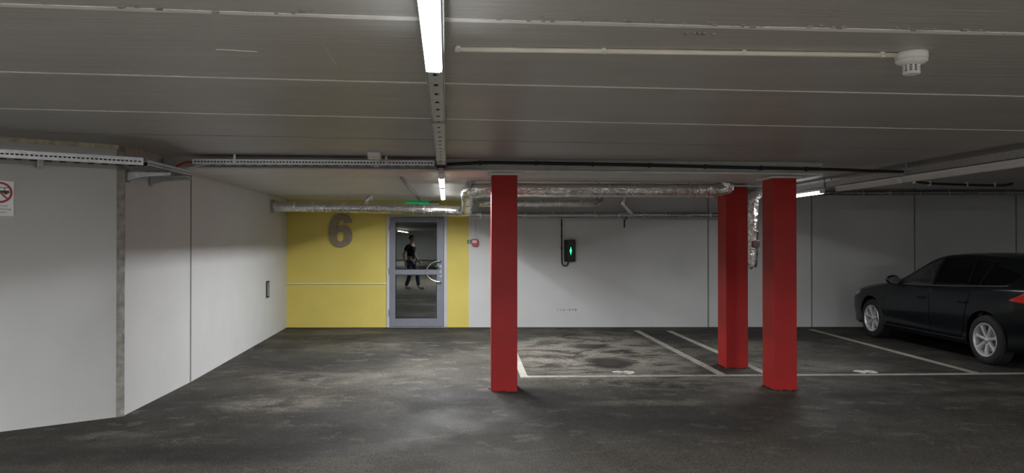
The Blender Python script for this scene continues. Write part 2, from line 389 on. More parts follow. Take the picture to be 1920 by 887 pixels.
wall_fo = wall_run('wall_far_left', (-9.0, YB), Q0, 0.25, -0.1, 2.9, M['wall'])
wall_r = struct('wall_right', B(XR, XR + .2, YB, YW, -0.3, 2.9), M['wall'])
wall_e = struct('wall_behind', B(XL, XR, YB - .2, YB, -0.3, 2.9), M['wall'])
# rough grey mortar edge where the two left walls meet
bm = prism(bmesh.new(), [(P1[0] - .002, P1[1] - .014), (P1[0] + .045, P1[1] + .028), (P2[0] + 0.006, P2[1] + .012), (P2[0] - .05, P2[1] + .05), (P1[0] - .03, P1[1] + .02)], 'z', -0.05, 2.46)
obj('mortar_edge', bm, M['mortar'], wall_fl)['label'] = 'rough grey mortar strip down the wall corner'
d_ = Vector((P1[0] - Q0[0], P1[1] - Q0[1], 0)).normalized()
mt = frame_mtx((Q0[0], Q0[1], 0), d_)
Lq = (Vector(P1) - Vector(Q0)).length
obj('foam_seal', B(0, Lq, -0.012, 0.02, 2.43, 2.468, mt), M['foam'], wall_fl)['label'] = 'yellowish foam bead under the ceiling'
obj('foam_seal', B(-3.14, -3.105, 6.83, 7.7, 2.44, 2.47), M['foam'], wall_l)['label'] = 'yellowish foam bead under the ceiling'
obj('panel_joint', B(P3[0] - .01, P3[0] + .004, 8.40, 8.432, 0.02, 2.34), M['sealant'], wall_l)['label'] = 'grey vertical panel joint'

# back wall with the door opening cut out
DX0, DX1, DH = -1.513, -0.403, 2.075
wb = bmesh.new()
for (a, b_, c, d) in ((P4[0] - .3, DX0, -0.3, 2.9), (DX1, XR, -0.3, 2.9), (DX0, DX1, DH, 2.9), (DX0, DX1, -0.3, 0.004)):
    box(wb, a, b_, YW, YW + .25, c, d)
wall_b = struct('wall_back', wb, M['wall_back'])
for x in (4.538, 6.554, 8.598, 10.647): obj('panel_joint', B(x - .014, x + .014, YW - .004, YW + .01, -0.07, 2.62), M['sealant'], wall_b)['label'] = 'grey vertical panel joint'
random.seed(4)
sm = bmesh.new()
for i in range(7):
    x = 1.66 + i * 0.055; w_ = random.choice((.012, .02, .03)); box(sm, x, x + w_, YW - .0015, YW, 0.305 - random.random() * .012, 0.325 + random.random() * .01)
obj('scuff_mark', sm, M['sealant'], wall_b)['label'] = 'faint row of grey scuffs low on the white wall'
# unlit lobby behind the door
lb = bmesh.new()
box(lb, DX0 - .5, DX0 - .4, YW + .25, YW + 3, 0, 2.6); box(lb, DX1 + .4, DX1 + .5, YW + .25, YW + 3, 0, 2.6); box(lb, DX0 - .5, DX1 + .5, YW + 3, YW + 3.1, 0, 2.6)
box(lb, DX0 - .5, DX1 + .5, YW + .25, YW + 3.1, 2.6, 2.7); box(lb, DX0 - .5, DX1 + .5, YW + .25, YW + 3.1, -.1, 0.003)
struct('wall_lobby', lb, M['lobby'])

# ceilings: main slab, lower slab at the back left with the wide beam strip, upper slab far back
XS, YS, YR = 3.77, 7.62, 11.05
def slab(name, polys, z0, z1, k, mat):
    bm = bmesh.new()
    for pts in polys: prism(bm, pts, 'z', z0, z1)
    for v in bm.verts: v.co.z -= k * v.co.x
    return struct(name, bm, mat)
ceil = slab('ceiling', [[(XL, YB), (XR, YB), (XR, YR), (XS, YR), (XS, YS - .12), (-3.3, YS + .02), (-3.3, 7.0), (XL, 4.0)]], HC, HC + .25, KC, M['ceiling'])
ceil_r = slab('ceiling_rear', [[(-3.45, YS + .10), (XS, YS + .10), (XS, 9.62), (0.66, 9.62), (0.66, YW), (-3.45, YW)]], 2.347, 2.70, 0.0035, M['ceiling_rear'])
ceil_u = slab('ceiling_upper', [[(0.60, 9.5), (XR, 9.5), (XR, YW + .1), (0.60, YW + .1)]], 2.78, 2.9, 0.003, M['ceiling'])
JT = [[(-1.703, 2.759), (-0.484, 2.81), (0.844, 2.837), (2.26, 2.845)], [(-2.385, 3.866), (-0.68, 3.945), (1.19, 4.003), (3.217, 4.052)],
      [(-3.055, 4.954), (-0.875, 5.08), (1.544, 5.197), (4.197, 5.288)], [(-3.713, 6.022), (-1.142, 6.126), (3.658, 6.385), (5.145, 6.484)]]
for i, J in enumerate(JT):
    w = (0.017, 0.0105, 0.010, 0.004)[i]
    (xa, ya), (xb, yb), (xc, yc), (xd, yd) = J
    sl = (yb - ya) / (xb - xa); sr = (yd - yc) / (xd - xc)
    pts = [(xa - 3.5, ya - 3.5 * sl), *J, (xd + 3.5, yd + 3.5 * sr)]
    pts = [tuple(p)[:2] for p in catmull([(p[0], p[1], 0) for p in pts], 8)]
    if i == 3: pts = [p for p in pts if p[0] > -3.7]
    bm = bmesh.new(); rr = random.Random(i)
    lo = []; up = []
    for (x, y) in pts:
        ww = w * (1 + 0.5 * (rr.random() - .5))
        lo.append((x, y - ww)); up.append((x, y + ww))
    prism(bm, lo + up[::-1], 'z', 0, 1)
    for v in bm.verts: v.co.z = zc(v.co.x) + (.004 if v.co.z > .5 else -.0025)
    o = obj('slab_joint', bm, M['joint_ceiling'] if i < 3 else M['sealant'], ceil)
    o['label'] = ('broad flaking white slab joint nearest the camera', 'thin white slab joint, second from the camera', 'thin white slab joint, third from the camera', 'faint dark slab joint before the beam')[i]
# crumbs of filler along the broad joint, paint scrapes
cr = bmesh.new(); rr = random.Random(9)
for k in range(60):
    x = -1.6 + rr.random() * 3.8; y = 2.80 + 0.022 * x - 0.02 + 0.05 * (rr.random() - .5); s_ = 0.002 + 0.005 * rr.random()
    box(cr, x - s_ * 1.8, x + s_ * 1.8, y - s_, y + s_, zc(x) - s_, zc(x) + .001)
obj('filler_crumbs', cr, M['mortar'], ceil)['kind'] = 'stuff'
def ceil_line(name, pts, r, mat, lab):
    o = obj(name, T(catmull([(x, y, zc(x) - r * .5) for x, y in pts], 5), r, 6), mat, ceil); o['label'] = lab
ceil_line('paint_scrape', [(-1.13, 3.335), (-1.06, 3.34), (-1.02, 3.352), (-.955, 3.36)], 0.0022, M['joint_ceiling'], 'pale curved scrape in the grey ceiling')
ceil_line('paint_scrape', [(-.63, 3.20), (-.635, 3.33), (-.64, 3.47), (-.645, 3.62)], 0.0012, M['joint_ceiling'], 'thin pale vertical scrape in the grey ceiling')
# spalled spot right of centre
sp = bmesh.new()
for k in range(14):
    a = rr.random() * 6.28; q = rr.random() ** .5; x = 0.93 + .07 * q * math.cos(a); y = 2.93 + .02 * q * math.sin(a); s_ = .004 + .005 * rr.random()
    box(sp, x - s_, x + s_, y - s_ * .6, y + s_ * .6, zc(x) - s_, zc(x) + .001)
obj('spalled_patch', sp, M['mortar'], ceil)['label'] = 'small spalled patch beside the broad slab joint'

# steel beam carrying the slab over the columns
beam = thing('steel_beam', 'long grey steel beam under the ceiling resting on two red columns', 'beam', (0.2, YS + .1, 2.33), kind='structure')
def beam_part(nm, x0, x1, y0, y1, z0, z1, mat=M['beam']):
    bm = B(x0, x1, y0, y1, z0, z1, shear=0.0045)
    bmesh.ops.translate(bm, verts=bm.verts, vec=-Vector((0.2, YS + .1, 2.33)))
    return obj(nm, bm, mat, beam)
beam_part('web', -3.1, XS, YS, YS + .30, 2.335, 2.475)
beam_part('bottom_flange', -3.1, XS, YS - .045, YS + .60, 2.326, 2.342, M['beam_pale'])

# columns
def column(x0, x1, y0, y1, top, lab, plate):
    cx = (x0 + x1) / 2; cy = (y0 + y1) / 2; zb = zf(cx)
    t = thing('steel_column', lab, 'column', (cx, cy, zb), group='red columns')
    h = top - zb; a, b_ = (x1 - x0) / 2, (y1 - y0) / 2
    obj('shaft', B(-a, a, -b_, b_, -0.01, h), M['red'], t, bevel=0.006)
    bm = B(-a - plate, a + plate, -b_ - .055, b_ + .055, h, h + .022)
    obj('cap_plate', bm, M['beam_pale'], t, bevel=0.003)
    ft = bmesh.new(); rr = random.Random(int(x0 * 100))
    for k in range(36):
        u = rr.random() * 4; e = u % 1 * 2 - 1
        px, py = ((e * a, -b_ - .012), (e * a, b_ + .012), (-a - .012, e * b_), (a + .012, e * b_))[int(u)]
        s_ = .008 + .016 * rr.random(); box(ft, px - s_, px + s_, py - s_, py + s_, -0.003, .004 + .006 * rr.random())
    obj('tar_seal', ft, M['black'], t)['label'] = 'black tar crumbs sealing the column foot'
    return t
column(0.242, 0.519, 7.79, 8.08, 2.303, 'red square column nearest the glass door, standing alone on the left', 0.045)
column(3.278, 3.566, 9.15, 9.46, 2.295, 'red square column standing behind the front bay line, partly behind the right one', 0.02)
column(3.311, 3.569, 7.765, 8.075, 2.285, 'red square column on the right, nearest the parked car', 0.045)
# thicker grey bearing pad over the right column
# ================================================================== DOOR
door = thing('door_1', None, None, (DX0, YW, 0), kind='structure')
fr = bmesh.new(); w = 0.055
for (a, b_, c, d) in ((0, w, 0, DH), (DX1 - DX0 - w, DX1 - DX0, 0, DH), (w, DX1 - DX0 - w, DH - .022, DH)): box(fr, a, b_, -.03, .12, c, d)
obj('door_frame', fr, M['door_trim'], door, bevel=0.004)
obj('threshold', B(0.0, DX1 - DX0, -.04, .12, 0.0, .022), M['galv_dark'], door)
# leaf stands a finger's width ajar, hinged on the left
LW = DX1 - DX0 - 2 * w; AJ = Matrix.Translation((w + .003, -.012, 0)) @ Matrix.Rotation(-0.0208, 4, 'Z')
LW -= .006; z0, z1 = .027, DH - .028
lf = bmesh.new(); st = 0.105; gl = LW - st - .125
for (a, b_, c, d) in ((0, st, z0, z1), (LW - .125, LW, z0, z1), (st, LW - .125, z1 - .098, z1), (st, LW - .125, z0, .175), (st, LW - .125, .985, 1.075)):
    box(lf, a, b_, -.03, .03, c, d, AJ)
leafo = obj('door_leaf', lf, M['door'], door, bevel=0.003)
bead = bmesh.new()
for (c, d) in ((.175, .985), (1.075, z1 - .098)):
    for (a, b_, e, f) in ((st, st + .012, c, d), (LW - .137, LW - .125, c, d), (st + .012, LW - .137, c, c + .012), (st + .012, LW - .137, d - .012, d)): box(bead, a, b_, -.024, -.014, e, f, AJ)
obj('glazing_bead', bead, M['black'], leafo)
for nm, c, d in (('glass_pane', .175, .985), ('glass_pane', 1.075, z1 - .098)):
    obj(nm, B(st + .002, LW - .127, -.006, .002, c + .002, d - .002, AJ), M['glass_door'], leafo)['label'] = 'lower dark glass pane' if c < .5 else 'upper dark glass pane reflecting a passer-by'
# half-ring pull handle, lever, lock plate, hinges
hp = []
for k in range(17):
    a = PI / 2 + PI * k / 16
    hp.append(AJ @ Vector((LW - .055 - .02 + .235 * math.cos(a), -.085, 1.045 + .19 * math.sin(a))))
e0 = AJ @ Vector((LW - .055, -.085, 1.235)); e1 = AJ @ Vector((LW - .055, -.03, 1.235)); e2 = AJ @ Vector((LW - .055, -.085, .855)); e3 = AJ @ Vector((LW - .055, -.03, .855))
hb = bmesh.new(); tube(hb, [e0] + hp + [e2], .0135, 12); tube(hb, [e1, e0 + Vector((0, -.01, 0))], .0135, 12); tube(hb, [e3, e2 + Vector((0, -.01, 0))], .0135, 12)
obj('pull_handle', hb, M['chrome'], leafo, smooth=True)['label'] = 'half-round stainless pull handle'
lv = bmesh.new(); box(lv, LW - .075, LW - .035, -.036, -.03, .93, 1.16, AJ)
obj('lock_plate', lv, M['galv_dark'], leafo, bevel=.002)
lv = bmesh.new(); tube(lv, [AJ @ Vector(p) for p in ((LW - .055, -.03, 1.105), (LW - .055, -.075, 1.105), (LW - .095, -.08, 1.115))], .009, 8); box(lv, LW - .072, LW - .05, -.045, -.03, .985, 1.01, AJ)
obj('lever', lv, M['chrome'], leafo, smooth=True)
obj('lever_cover', T([AJ @ Vector((LW - .10, -.08, 1.116)), AJ @ Vector((LW - .145, -.082, 1.14)), AJ @ Vector((LW - .16, -.082, 1.15))], .019, 10), M['green_plate'], leafo, smooth=True)['label'] = 'green grip over the lever'
for z in (.28, 1.05, 1.85): obj('hinge', T([(w - .004, -.045, z - .06), (w - .004, -.045, z + .06)], .010, 10), M['door'], leafo)

# ================================================================== LAMPS
def fixture(length, lit, name='tube_lamp', power=1.0, diff=None):
    """batten lamp hanging below z=0, running along local y from 0 to length"""
    t = bpy.data.objects.new(name, None); t.empty_display_size = .1; C.objects.link(t)
    bm = B(-.033, .033, 0.02, length - .02, -.032, 0.0); obj('housing', bm, M['lamp_body'], t, bevel=.004)
    bm = prism(bmesh.new(), [(-.032, -.032), (-.032, -.066), (-.0295, -.067), (-.0285, -.056), (.0285, -.056), (.0295, -.067), (.032, -.066), (.032, -.032)], 'y', .022, length - .022)
    obj('diffuser', bm, (diff or M['diffuser']) if lit else M['diffuser_off'], t)
    for y0, y1 in ((0, .02), (length - .02, length)):
        bm = prism(bmesh.new(), [(-.034, 0), (-.034, -.054), (-.024, -.067), (.024, -.067), (.034, -.054), (.034, 0)], 'y', y0, y1)
        obj('end_cap', bm, M['lamp_body'], t, bevel=.002)
    if lit:
        ld = bpy.data.lights.new('lamp_light', 'AREA'); ld.shape = 'RECTANGLE'; ld.size = .008; ld.size_y = length - .06
        ld.energy = LAMP_W * length * power; ld.color = (0.97, 0.985, 1.0); ld.spread = math.radians(LAMP_SPREAD)
        lo = bpy.data.objects.new('lamp_light', ld); C.objects.link(lo); lo.parent = t; lo.location = (0, length / 2, -.0583)
    return t
def rail_x(y): return -.05 - .0305 * y
ang = math.atan(.0305)
def place_main(y0, length, lit, z, lab, group=None, power=1.0, diff=None):
    t = fixture(length, lit, power=power, diff=diff); t.location = (rail_x(y0), y0, z); t.rotation_euler = (0, 0, ang); tag(t, lab, 'lamp', group); return t
place_main(1.42, 1.57, True, 2.352, 'bright lit strip lamp hanging overhead at the top of the picture')
place_main(7.72, 1.34, True, 2.325, 'short dimly lit strip lamp on the beam between the slotted rail and the far lamp', power=.8, diff=M['diffuser_dim'])
place_main(9.50, 2.45, True, 2.343, 'lit strip lamp near the glass door', power=.55, diff=M['diffuser_soft'])
for y in (-1.6, -4.6, -8.5): place_main(y, 1.5, True, 2.352, 'lit strip lamp in the row behind the viewpoint', 'strip lamps behind the viewpoint', diff=M['diffuser_fill'])
RX = 4.72
def place_right(y0, length, lit, lab):
    t = fixture(length, lit, power=.28); t.location = (RX, y0, 2.306); tag(t, lab, 'lamp')
place_right(9.50, 1.50, True, 'lit strip lamp at the far end of the right rail, beside the right red column')
place_right(7.735, 1.35, False, 'unlit white strip lamp on the right rail next to the lit one')
place_right(5.66, 2.0, False, 'unlit white strip lamp on the right rail nearest the camera')
for x, y in ((-6.3, -24.0), (-6.5, -27.5), (-6.7, -31.0), (6.0, -24), (-4.4, -0.9), (-1.2, -3.1), (4.72, -1.0), (8.6, -0.6), (4.72, -6.5), (-4.8, -7)):  # far left ones show in the door glass, the rest are added fill lamps
    left = x < 0 and y > -4
    t = fixture(1.5, True, power=1.3 if left else (1.7 if x > 0 else 1), diff=M['diffuser_strong' if left else 'diffuser_fill']); t.location = (x, y, 2.35); tag(t, 'strip lamp behind the viewpoint, in a set mostly added as fill light', 'lamp', 'strip lamps behind the viewpoint')

# slotted lamp rails
def lamp_rail(name, lab, p, length, z, rot, hang_ys, w=.037, h=.062):
    t = thing(name, lab, 'rail', (p[0], p[1], z), rot)
    bm = bmesh.new()
    m = Matrix.Translation((-w, 0, 0)) @ Matrix(((0, 0, 1, 0), (1, 0, 0, 0), (0, 1, 0, 0), (0, 0, 0, 1)))   # strip laid flat along y
    slotted(bm, length, 2 * w, .002, .05, .22, .022, m, .1)
    box(bm, -w, -w + .002, 0, length, 0, h); box(bm, w - .002, w, 0, length, 0, h)
    box(bm, -w - .005, -w, 0, length, 0, .003); box(bm, w, w + .005, 0, length, 0, .003)
    obj('channel', bm, M['galv'], t)
    obj('cable', T([(0.008, .05, .012), (-.006, length * .3, .01), (.006, length * .7, .012), (0, length - .02, .01)], .006, 8), M['black'], t)
    for y in hang_ys:
        hb = bmesh.new(); zc_ = zc(p[0]) - z
        box(hb, -w - .012, -w - .005, y - .012, y + .012, -.004, zc_); box(hb, w + .005, w + .012, y - .012, y + .012, -.004, zc_); box(hb, -w - .012, w + .012, y - .012, y + .012, -.006, -.003)
        obj('hanger', hb, M['galv_dark'], t)
    return t
lamp_rail('lamp_rail', 'slotted galvanised rail running from the overhead lamp to the beam', (rail_x(1.0), 1.0), 6.25, 2.355, ang, (0.3, 3.65, 5.95))
lamp_rail('lamp_rail', 'slotted galvanised rail on the upper right with two unlit lamps below it', (RX, 3.0), 8.1, 2.314, 0, (2.2, 4.55, 6.35), w=.040, h=.07)
cn = thing('rail_connector', 'black connector box at the far end of the middle rail', 'connector', (rail_x(7.45), 7.42, 2.36))
obj('housing', B(-.045, .045, -.12, .12, -.03, .07), M['black'], cn, bevel=.004); obj('cover', B(-.022, .022, -.121, .05, -.036, -.03), M['galv_dark'], cn)

# ================================================================== DUCTS AND PIPES
def duct(name, lab, cat, pts, r, mat, bands=0, hangers=(), crumple=.035, seed=0, sides=20, smooth_n=8, parts=()):
    P = catmull(pts, smooth_n) if len(pts) > 2 else [Vector(p) for p in pts]
    t = thing(name, lab, cat, tuple(P[0]))
    bm = T(P, r, 18, crumple * 1.3, seed, step=.05); bmesh.ops.triangulate(bm, faces=bm.faces[:]); bmesh.ops.translate(bm, verts=bm.verts, vec=-P[0])
    obj('foil_jacket', bm, mat, t, smooth=False)
    # arc length sampling for bands
    Ls = [0]
    for a, b_ in zip(P, P[1:]): Ls.append(Ls[-1] + (b_ - a).length)
    def at(s):
        for i in range(len(P) - 1):
            if s <= Ls[i + 1] or i == len(P) - 2:
                return P[i].lerp(P[i + 1], (s - Ls[i]) / max(1e-6, Ls[i + 1] - Ls[i])), (P[i + 1] - P[i]).normalized()
    rr = random.Random(seed + 5)
    for k in range(bands):
        p, d = at(Ls[-1] * (k + .5 + .3 * (rr.random() - .5)) / bands)
        d = (d + Vector((rr.uniform(-.35, .35), rr.uniform(-.2, .2), rr.uniform(-.3, .3)))).normalized()
        bm = T([p - d * .009, p + d * .009], r * 1.03, sides, .03, seed + k, cap=False); bmesh.ops.translate(bm, verts=bm.verts, vec=-P[0])
        obj('tape_band', bm, M['tape'], t, smooth=True)
    for (hx, hy, hz, top) in hangers:
        hb = bmesh.new(); tube(hb, [(hx, hy, hz + r * .9), (hx, hy, top)], .005, 6)
        box(hb, hx - .012, hx + .012, hy - .02, hy + .02, top - .006, top)
        ring = [(hx, hy + (r * 1.06) * math.cos(a * PI / 10), hz + (r * 1.06) * math.sin(a * PI / 10)) for a in range(21)]
        tube(hb, ring, .006, 6); bmesh.ops.translate(hb, verts=hb.verts, vec=-P[0]); obj('hanger', hb, M['galv'], t)
    return t
zr = 2.347
col_ = thing('wall_collar', 'dark grey sleeve where the foil duct enters the left wall', 'sleeve', (-3.27, 12.4, 2.185))
obj('sleeve', L_([(.085, -.06), (.112, -.06), (.112, .03), (.085, .03)], 24, Matrix.Rotation(PI / 2, 4, 'Y')), M['mortar'], col_, smooth=False)
du = duct('air_duct', 'long foil wrapped duct from the left wall over the door, then past the red columns', 'duct',
     [(-3.30, 12.4, 2.185), (-2.6, 12.4, 2.175), (-1.6, 12.4, 2.163), (-.7, 12.4, 2.137), (-.25, 12.38, 2.115), (-.06, 12.25, 2.105), (-.02, 12.0, 2.105), (-.02, 11.6, 2.13), (-.015, 10.6, 2.20), (-.01, 9.5, 2.225), (.10, 9.08, 2.232), (.40, 9.0, 2.234), (1.2, 9.0, 2.234), (2.2, 9.0, 2.236), (3.0, 9.0, 2.237)], .085, M['foil'], 34,
     [(-2.0, 12.4, 2.17, zr), (-.75, 12.4, 2.14, zr), (.02, 9.15, 2.23, zr), (1.62, 9.0, 2.235, zr), (2.75, 9.0, 2.236, zr)], crumple=.05, seed=3)
bm = T(catmull([(2.95, 9.0, 2.237), (3.12, 9.0, 2.238), (3.22, 8.99, 2.265), (3.235, 8.98, 2.335)], 6), .086, 20, .16, 8, step=.03)
bmesh.ops.translate(bm, verts=bm.verts, vec=-du.location); obj('end_elbow', bm, M['foil'], du)['label'] = 'crumpled foil elbow turning up beside the middle red column'
du2 = duct('insulated_pipe', 'thinner foil wrapped pipe behind the large duct, ending in an elbow', 'pipe',
     [(.22, 13.55, 2.28), (.20, 12.95, 2.27), (.34, 12.66, 2.262), (.8, 12.6, 2.262), (1.6, 12.6, 2.262), (2.1, 12.62, 2.268), (2.28, 12.72, 2.31), (2.32, 12.8, 2.45), (2.32, 12.8, 2.76)], .063, M['foil'], 10, [(1.3, 12.6, 2.262, 2.77)], seed=6, crumple=.05)
lo_ = duct('insulated_pipe', 'long low foil wrapped pipe running close along the white back wall', 'pipe', [(.02, 13.46, 2.086), (2, 13.46, 2.088), (4, 13.46, 2.09), (5.2, 13.46, 2.09)], .056, M['foil_dark'], 12, [], seed=11, crumple=.05)
for x in (2.93,):
    bm = bmesh.new(); box(bm, x - .012, x + .012, 13.44, YW, 2.005, 2.02); box(bm, x - .012, x + .012, YW - .008, YW, 1.86, 2.03); box(bm, x - .012, x + .012, 13.40, 13.52, 2.02, 2.032)
    bmesh.ops.translate(bm, verts=bm.verts, vec=-lo_.location); obj('wall_bracket', bm, M['black'], lo_)
bm = T([(.02, 13.42, 2.02), (5.2, 13.42, 2.024)], .011, 8); bmesh.ops.translate(bm, verts=bm.verts, vec=-lo_.location); obj('carrier_bar', bm, M['galv'], lo_)['label'] = 'pale bar under the pipe'
bm = T(catmull([(3.03, 13.44, 2.12), (2.93, 13.42, 2.22), (2.86, 13.4, 2.31), (2.88, 13.4, 2.42), (2.90, 13.42, 2.77)], 6), .05, 16, .08, 4, step=.03)
bmesh.ops.translate(bm, verts=bm.verts, vec=-lo_.location); obj('branch_pipe', bm, M['foil'], lo_)['label'] = 'short crumpled foil branch rising behind the large duct'
vp = duct('drain_pipe', 'foil wrapped vertical pipe hanging between the two right red columns', 'pipe', [(4.135, 10.5, 1.23), (4.155, 10.5, 1.35), (4.165, 10.5, 1.8), (4.165, 10.5, 2.12), (4.21, 10.5, 2.26), (4.36, 10.52, 2.33), (4.50, 10.56, 2.345), (4.60, 10.6, 2.35)], .078, M['foil'], 7, [], seed=21, crumple=.10)
bm = L_([(0, .02), (.055, .02), (.06, .012), (.06, -.03)], 24, Matrix.Translation((4.176, 10.415, 1.56)) @ Matrix.Rotation(PI / 2, 4, 'X'))
bmesh.ops.translate(bm, verts=bm.verts, vec=-vp.location); obj('inspection_cap', bm, M['rust'], vp)['label'] = 'round black inspection cap'
bm = T([(4.13, 10.5, 1.24), (4.12, 10.5, 1.19)], lambda s: .05 - s * .5, 12); bmesh.ops.translate(bm, verts=bm.verts, vec=-vp.location); obj('end_wrap', bm, M['foil_dark'], vp)
duct('insulated_pipe', 'dark foil wrapped pipe high along the back wall above the parked car', 'pipe', [(4.9, 13.42, 2.52), (7, 13.42, 2.513), (9, 13.42, 2.53), (12.9, 13.42, 2.55)], .050, M['foil_dark'], 14,
     [(6.1, 13.42, 2.515, 2.765), (10.3, 13.42, 2.54, 2.75)], seed=31, crumple=.05)
# thin foil stub poking up over the left duct
sb = thing('foil_stub', 'crumpled foil covered stub between the ceiling and the left duct', 'stub', (-1.62, 12.0, 2.26))
obj('foil_wrap', T(catmull([(-.05, .1, -.02), (-.01, .02, .03), (.03, 0, .07), (.04, 0, .095)], 4), .042, 12, .35, 3, step=.02), M['foil'], sb)

# ================================================================== CABLE TRAYS
def tray(name, lab, A, D, width, h, z, root=None):
    A = Vector((A[0], A[1], z)); D = Vector((D[0], D[1], z)); L = (D - A).length
    m = frame_mtx((0, 0, 0), D - A)
    if root is None: t = thing(name, lab, 'cable tray', tuple(A))
    else: t = root; m = Matrix.Translation(A - root.location) @ m
    bm = bmesh.new(); slotted(bm, L, h, .002, .020, .032, .013, m)
    box(bm, 0, L, -.006, .002, h - .003, h, m); box(bm, 0, L, -.004, .002, 0, .003, m)
    obj('side_rail', bm, M['galv'], t)
    bm = bmesh.new(); m2 = m @ Matrix.Translation((0, width - .002, 0)); slotted(bm, L, h, .002, .020, .032, .013, m2)
    obj('side_rail', bm, M['galv'], t)
    bm = bmesh.new(); k = int(L / .10)
    box(bm, 0, L, .002, .03, .001, .003, m); box(bm, 0, L, width - .03, width - .002, .001, .003, m)
    for i in range(k + 1): x = i * (L - .05) / k; box(bm, x, x + .05, .03, width - .03, .001, .003, m)
    obj('tray_floor', bm, M['galv_dark'], t)
    for j, y in enumerate((.10, .22, .4, .6, .78)):
        yy = width * y; rr = random.Random(j)
        obj('cable', T(catmull([m @ Vector((L * q / 6, yy + rr.uniform(-.004, .004), .014 + (.012 if j < 2 else 0))) for q in range(7)], 3), .012, 8), M['black'], t, smooth=True)
    return t, m
t1, _ = tray('cable_tray', 'slotted cable tray on the left wall by the no idling sign, bending past the corner', (-5.05, 4.99), (-2.775, 6.415), .20, .064, 2.250)
dd = Vector((-.53, .848, 0)); mb = frame_mtx(Vector((-3.42, 6.05, 2.25)) - t1.location, dd)
bm = bmesh.new(); box(bm, -.02, .45, -.02, .02, -.022, -.002, mb); box(bm, -.01, .03, -.02, .02, -.065, -.002, mb); obj('support_bracket', bm, M['galv_dark'], t1)
tray('cable_tray', '', (-2.755, 7.40), (-2.755, 6.45), -.2, .062, 2.243, root=t1)
for y in (6.88, 7.36):
    off = Vector((-3.115, y, 2.238)) - t1.location; mo_ = Matrix.Translation(off)
    prof = [(0, -.005), (0.385, -.005), (.385, -.03), (.12, -.05), (0, -.085)]
    bm = prism(bmesh.new(), prof, 'y', -.018, -.014); prism(bm, prof, 'y', .014, .018); box(bm, 0, .385, -.018, .018, -.008, -.004); bmesh.ops.translate(bm, verts=bm.verts, vec=off)
    a_ = obj('wall_arm', bm, M['galv'], t1); obj('wall_plate', B(0, .006, -.03, .03, -.10, .02, mo_), M['galv_dark'], a_)
    obj('bolt', T([off + Vector((.20, 0, -.02)), off + Vector((.20, 0, .008))], .006, 8), M['chrome'], a_)
t3, _ = tray('cable_tray', 'long slotted cable tray hung in front of the beam left of the middle rail', (-2.74, 7.42), (-.345, 7.42), .14, .052, 2.366)
for x, z1 in ((-2.325, zc(-2.3)), (-.83, zc(-.83))):
    bm = B(x - .012, x + .012, 7.412, 7.417, 2.37, z1); box(bm, x - .012, x + .012, 7.395, 7.417, 2.362, 2.368)
    bmesh.ops.translate(bm, verts=bm.verts, vec=-t3.location); obj('hanger_strap', bm, M['galv'], t3)
off = Vector((-2.80, 7.45, 2.39)) - t3.location
def shifted(pts): return [Vector(p) + off for p in pts]
obj('red_cable', T(catmull(shifted([(.10, .0, -.005), (0, .0, .0), (-.06, -.03, -.03), (-.10, -.05, -.055), (-.13, -.08, -.062)]), 5), .011, 10), M['red_cable'], t3, smooth=True)['label'] = 'red cable crossing to the short tray'
obj('red_cable', T(catmull(shifted([(.10, .03, -.005), (-.02, .03, .0), (-.08, .0, -.03), (-.12, -.03, -.055), (-.15, -.06, -.062)]), 5), .009, 10), M['red_cable'], t3, smooth=True)
off = Vector((-2.76, 7.36, 2.30)) - t3.location
obj('link_bar', T(shifted([(-.01, -.02, .018), (.14, .1, .07)]), .007, 8), M['galv'], t3)

# black cable clipped along the beam web, over to the right rail and away
bc = thing('power_cable', 'thick black cable clipped along the beam to the right lamp rail', 'cable', (-.22, 7.6, 2.40))
pts = [(-.22, 7.50, 2.385), (0.0, 7.56, 2.405), (.25, 7.585, 2.418), (.9, 7.585, 2.412), (1.8, 7.585, 2.402), (2.9, 7.585, 2.382), (3.6, 7.585, 2.372), (3.95, 7.57, 2.365), (4.3, 7.56, 2.352), (4.64, 7.55, 2.345)]
bm = T(catmull(pts, 8), .0165, 12); bmesh.ops.translate(bm, verts=bm.verts, vec=-bc.location); obj('sheath', bm, M['black'], bc, smooth=True)
for x, z in ((.12, 2.412), (.7, 2.415), (1.3, 2.408), (1.9, 2.400), (2.5, 2.390), (3.1, 2.379), (3.6, 2.372)):
    bm = B(x - .01, x + .01, 7.562, 7.622, z - .022, z + .022); bmesh.ops.translate(bm, verts=bm.verts, vec=-bc.location); obj('cable_clip', bm, M['black'], bc, bevel=.002)
b2 = thing('power_cable', 'loose black cable sagging along the ceiling right of the right lamp rail', 'cable', (4.8, 7.7, 2.33))
pts = [(4.80, 7.60, 2.345), (4.98, 7.9, 2.355), (5.35, 8.6, 2.38), (5.75, 9.2, 2.395), (6.3, 9.65, 2.395), (6.9, 9.75, 2.385), (7.35, 9.75, 2.378), (7.46, 9.72, 2.385), (7.53, 9.70, 2.40)]
bm = T(catmull(pts, 8), .017, 12); bmesh.ops.translate(bm, verts=bm.verts, vec=-b2.location); obj('sheath', bm, M['black'], b2, smooth=True)
for x, y in ((5.85, 9.28), (6.3, 9.65), (6.9, 9.75), (7.3, 9.75)):
    bm = B(x - .012, x + .012, y - .022, y + .022, 2.362, zc(x) - .003); bmesh.ops.translate(bm, verts=bm.verts, vec=-b2.location); obj('cable_clip', bm, M['galv'], b2)

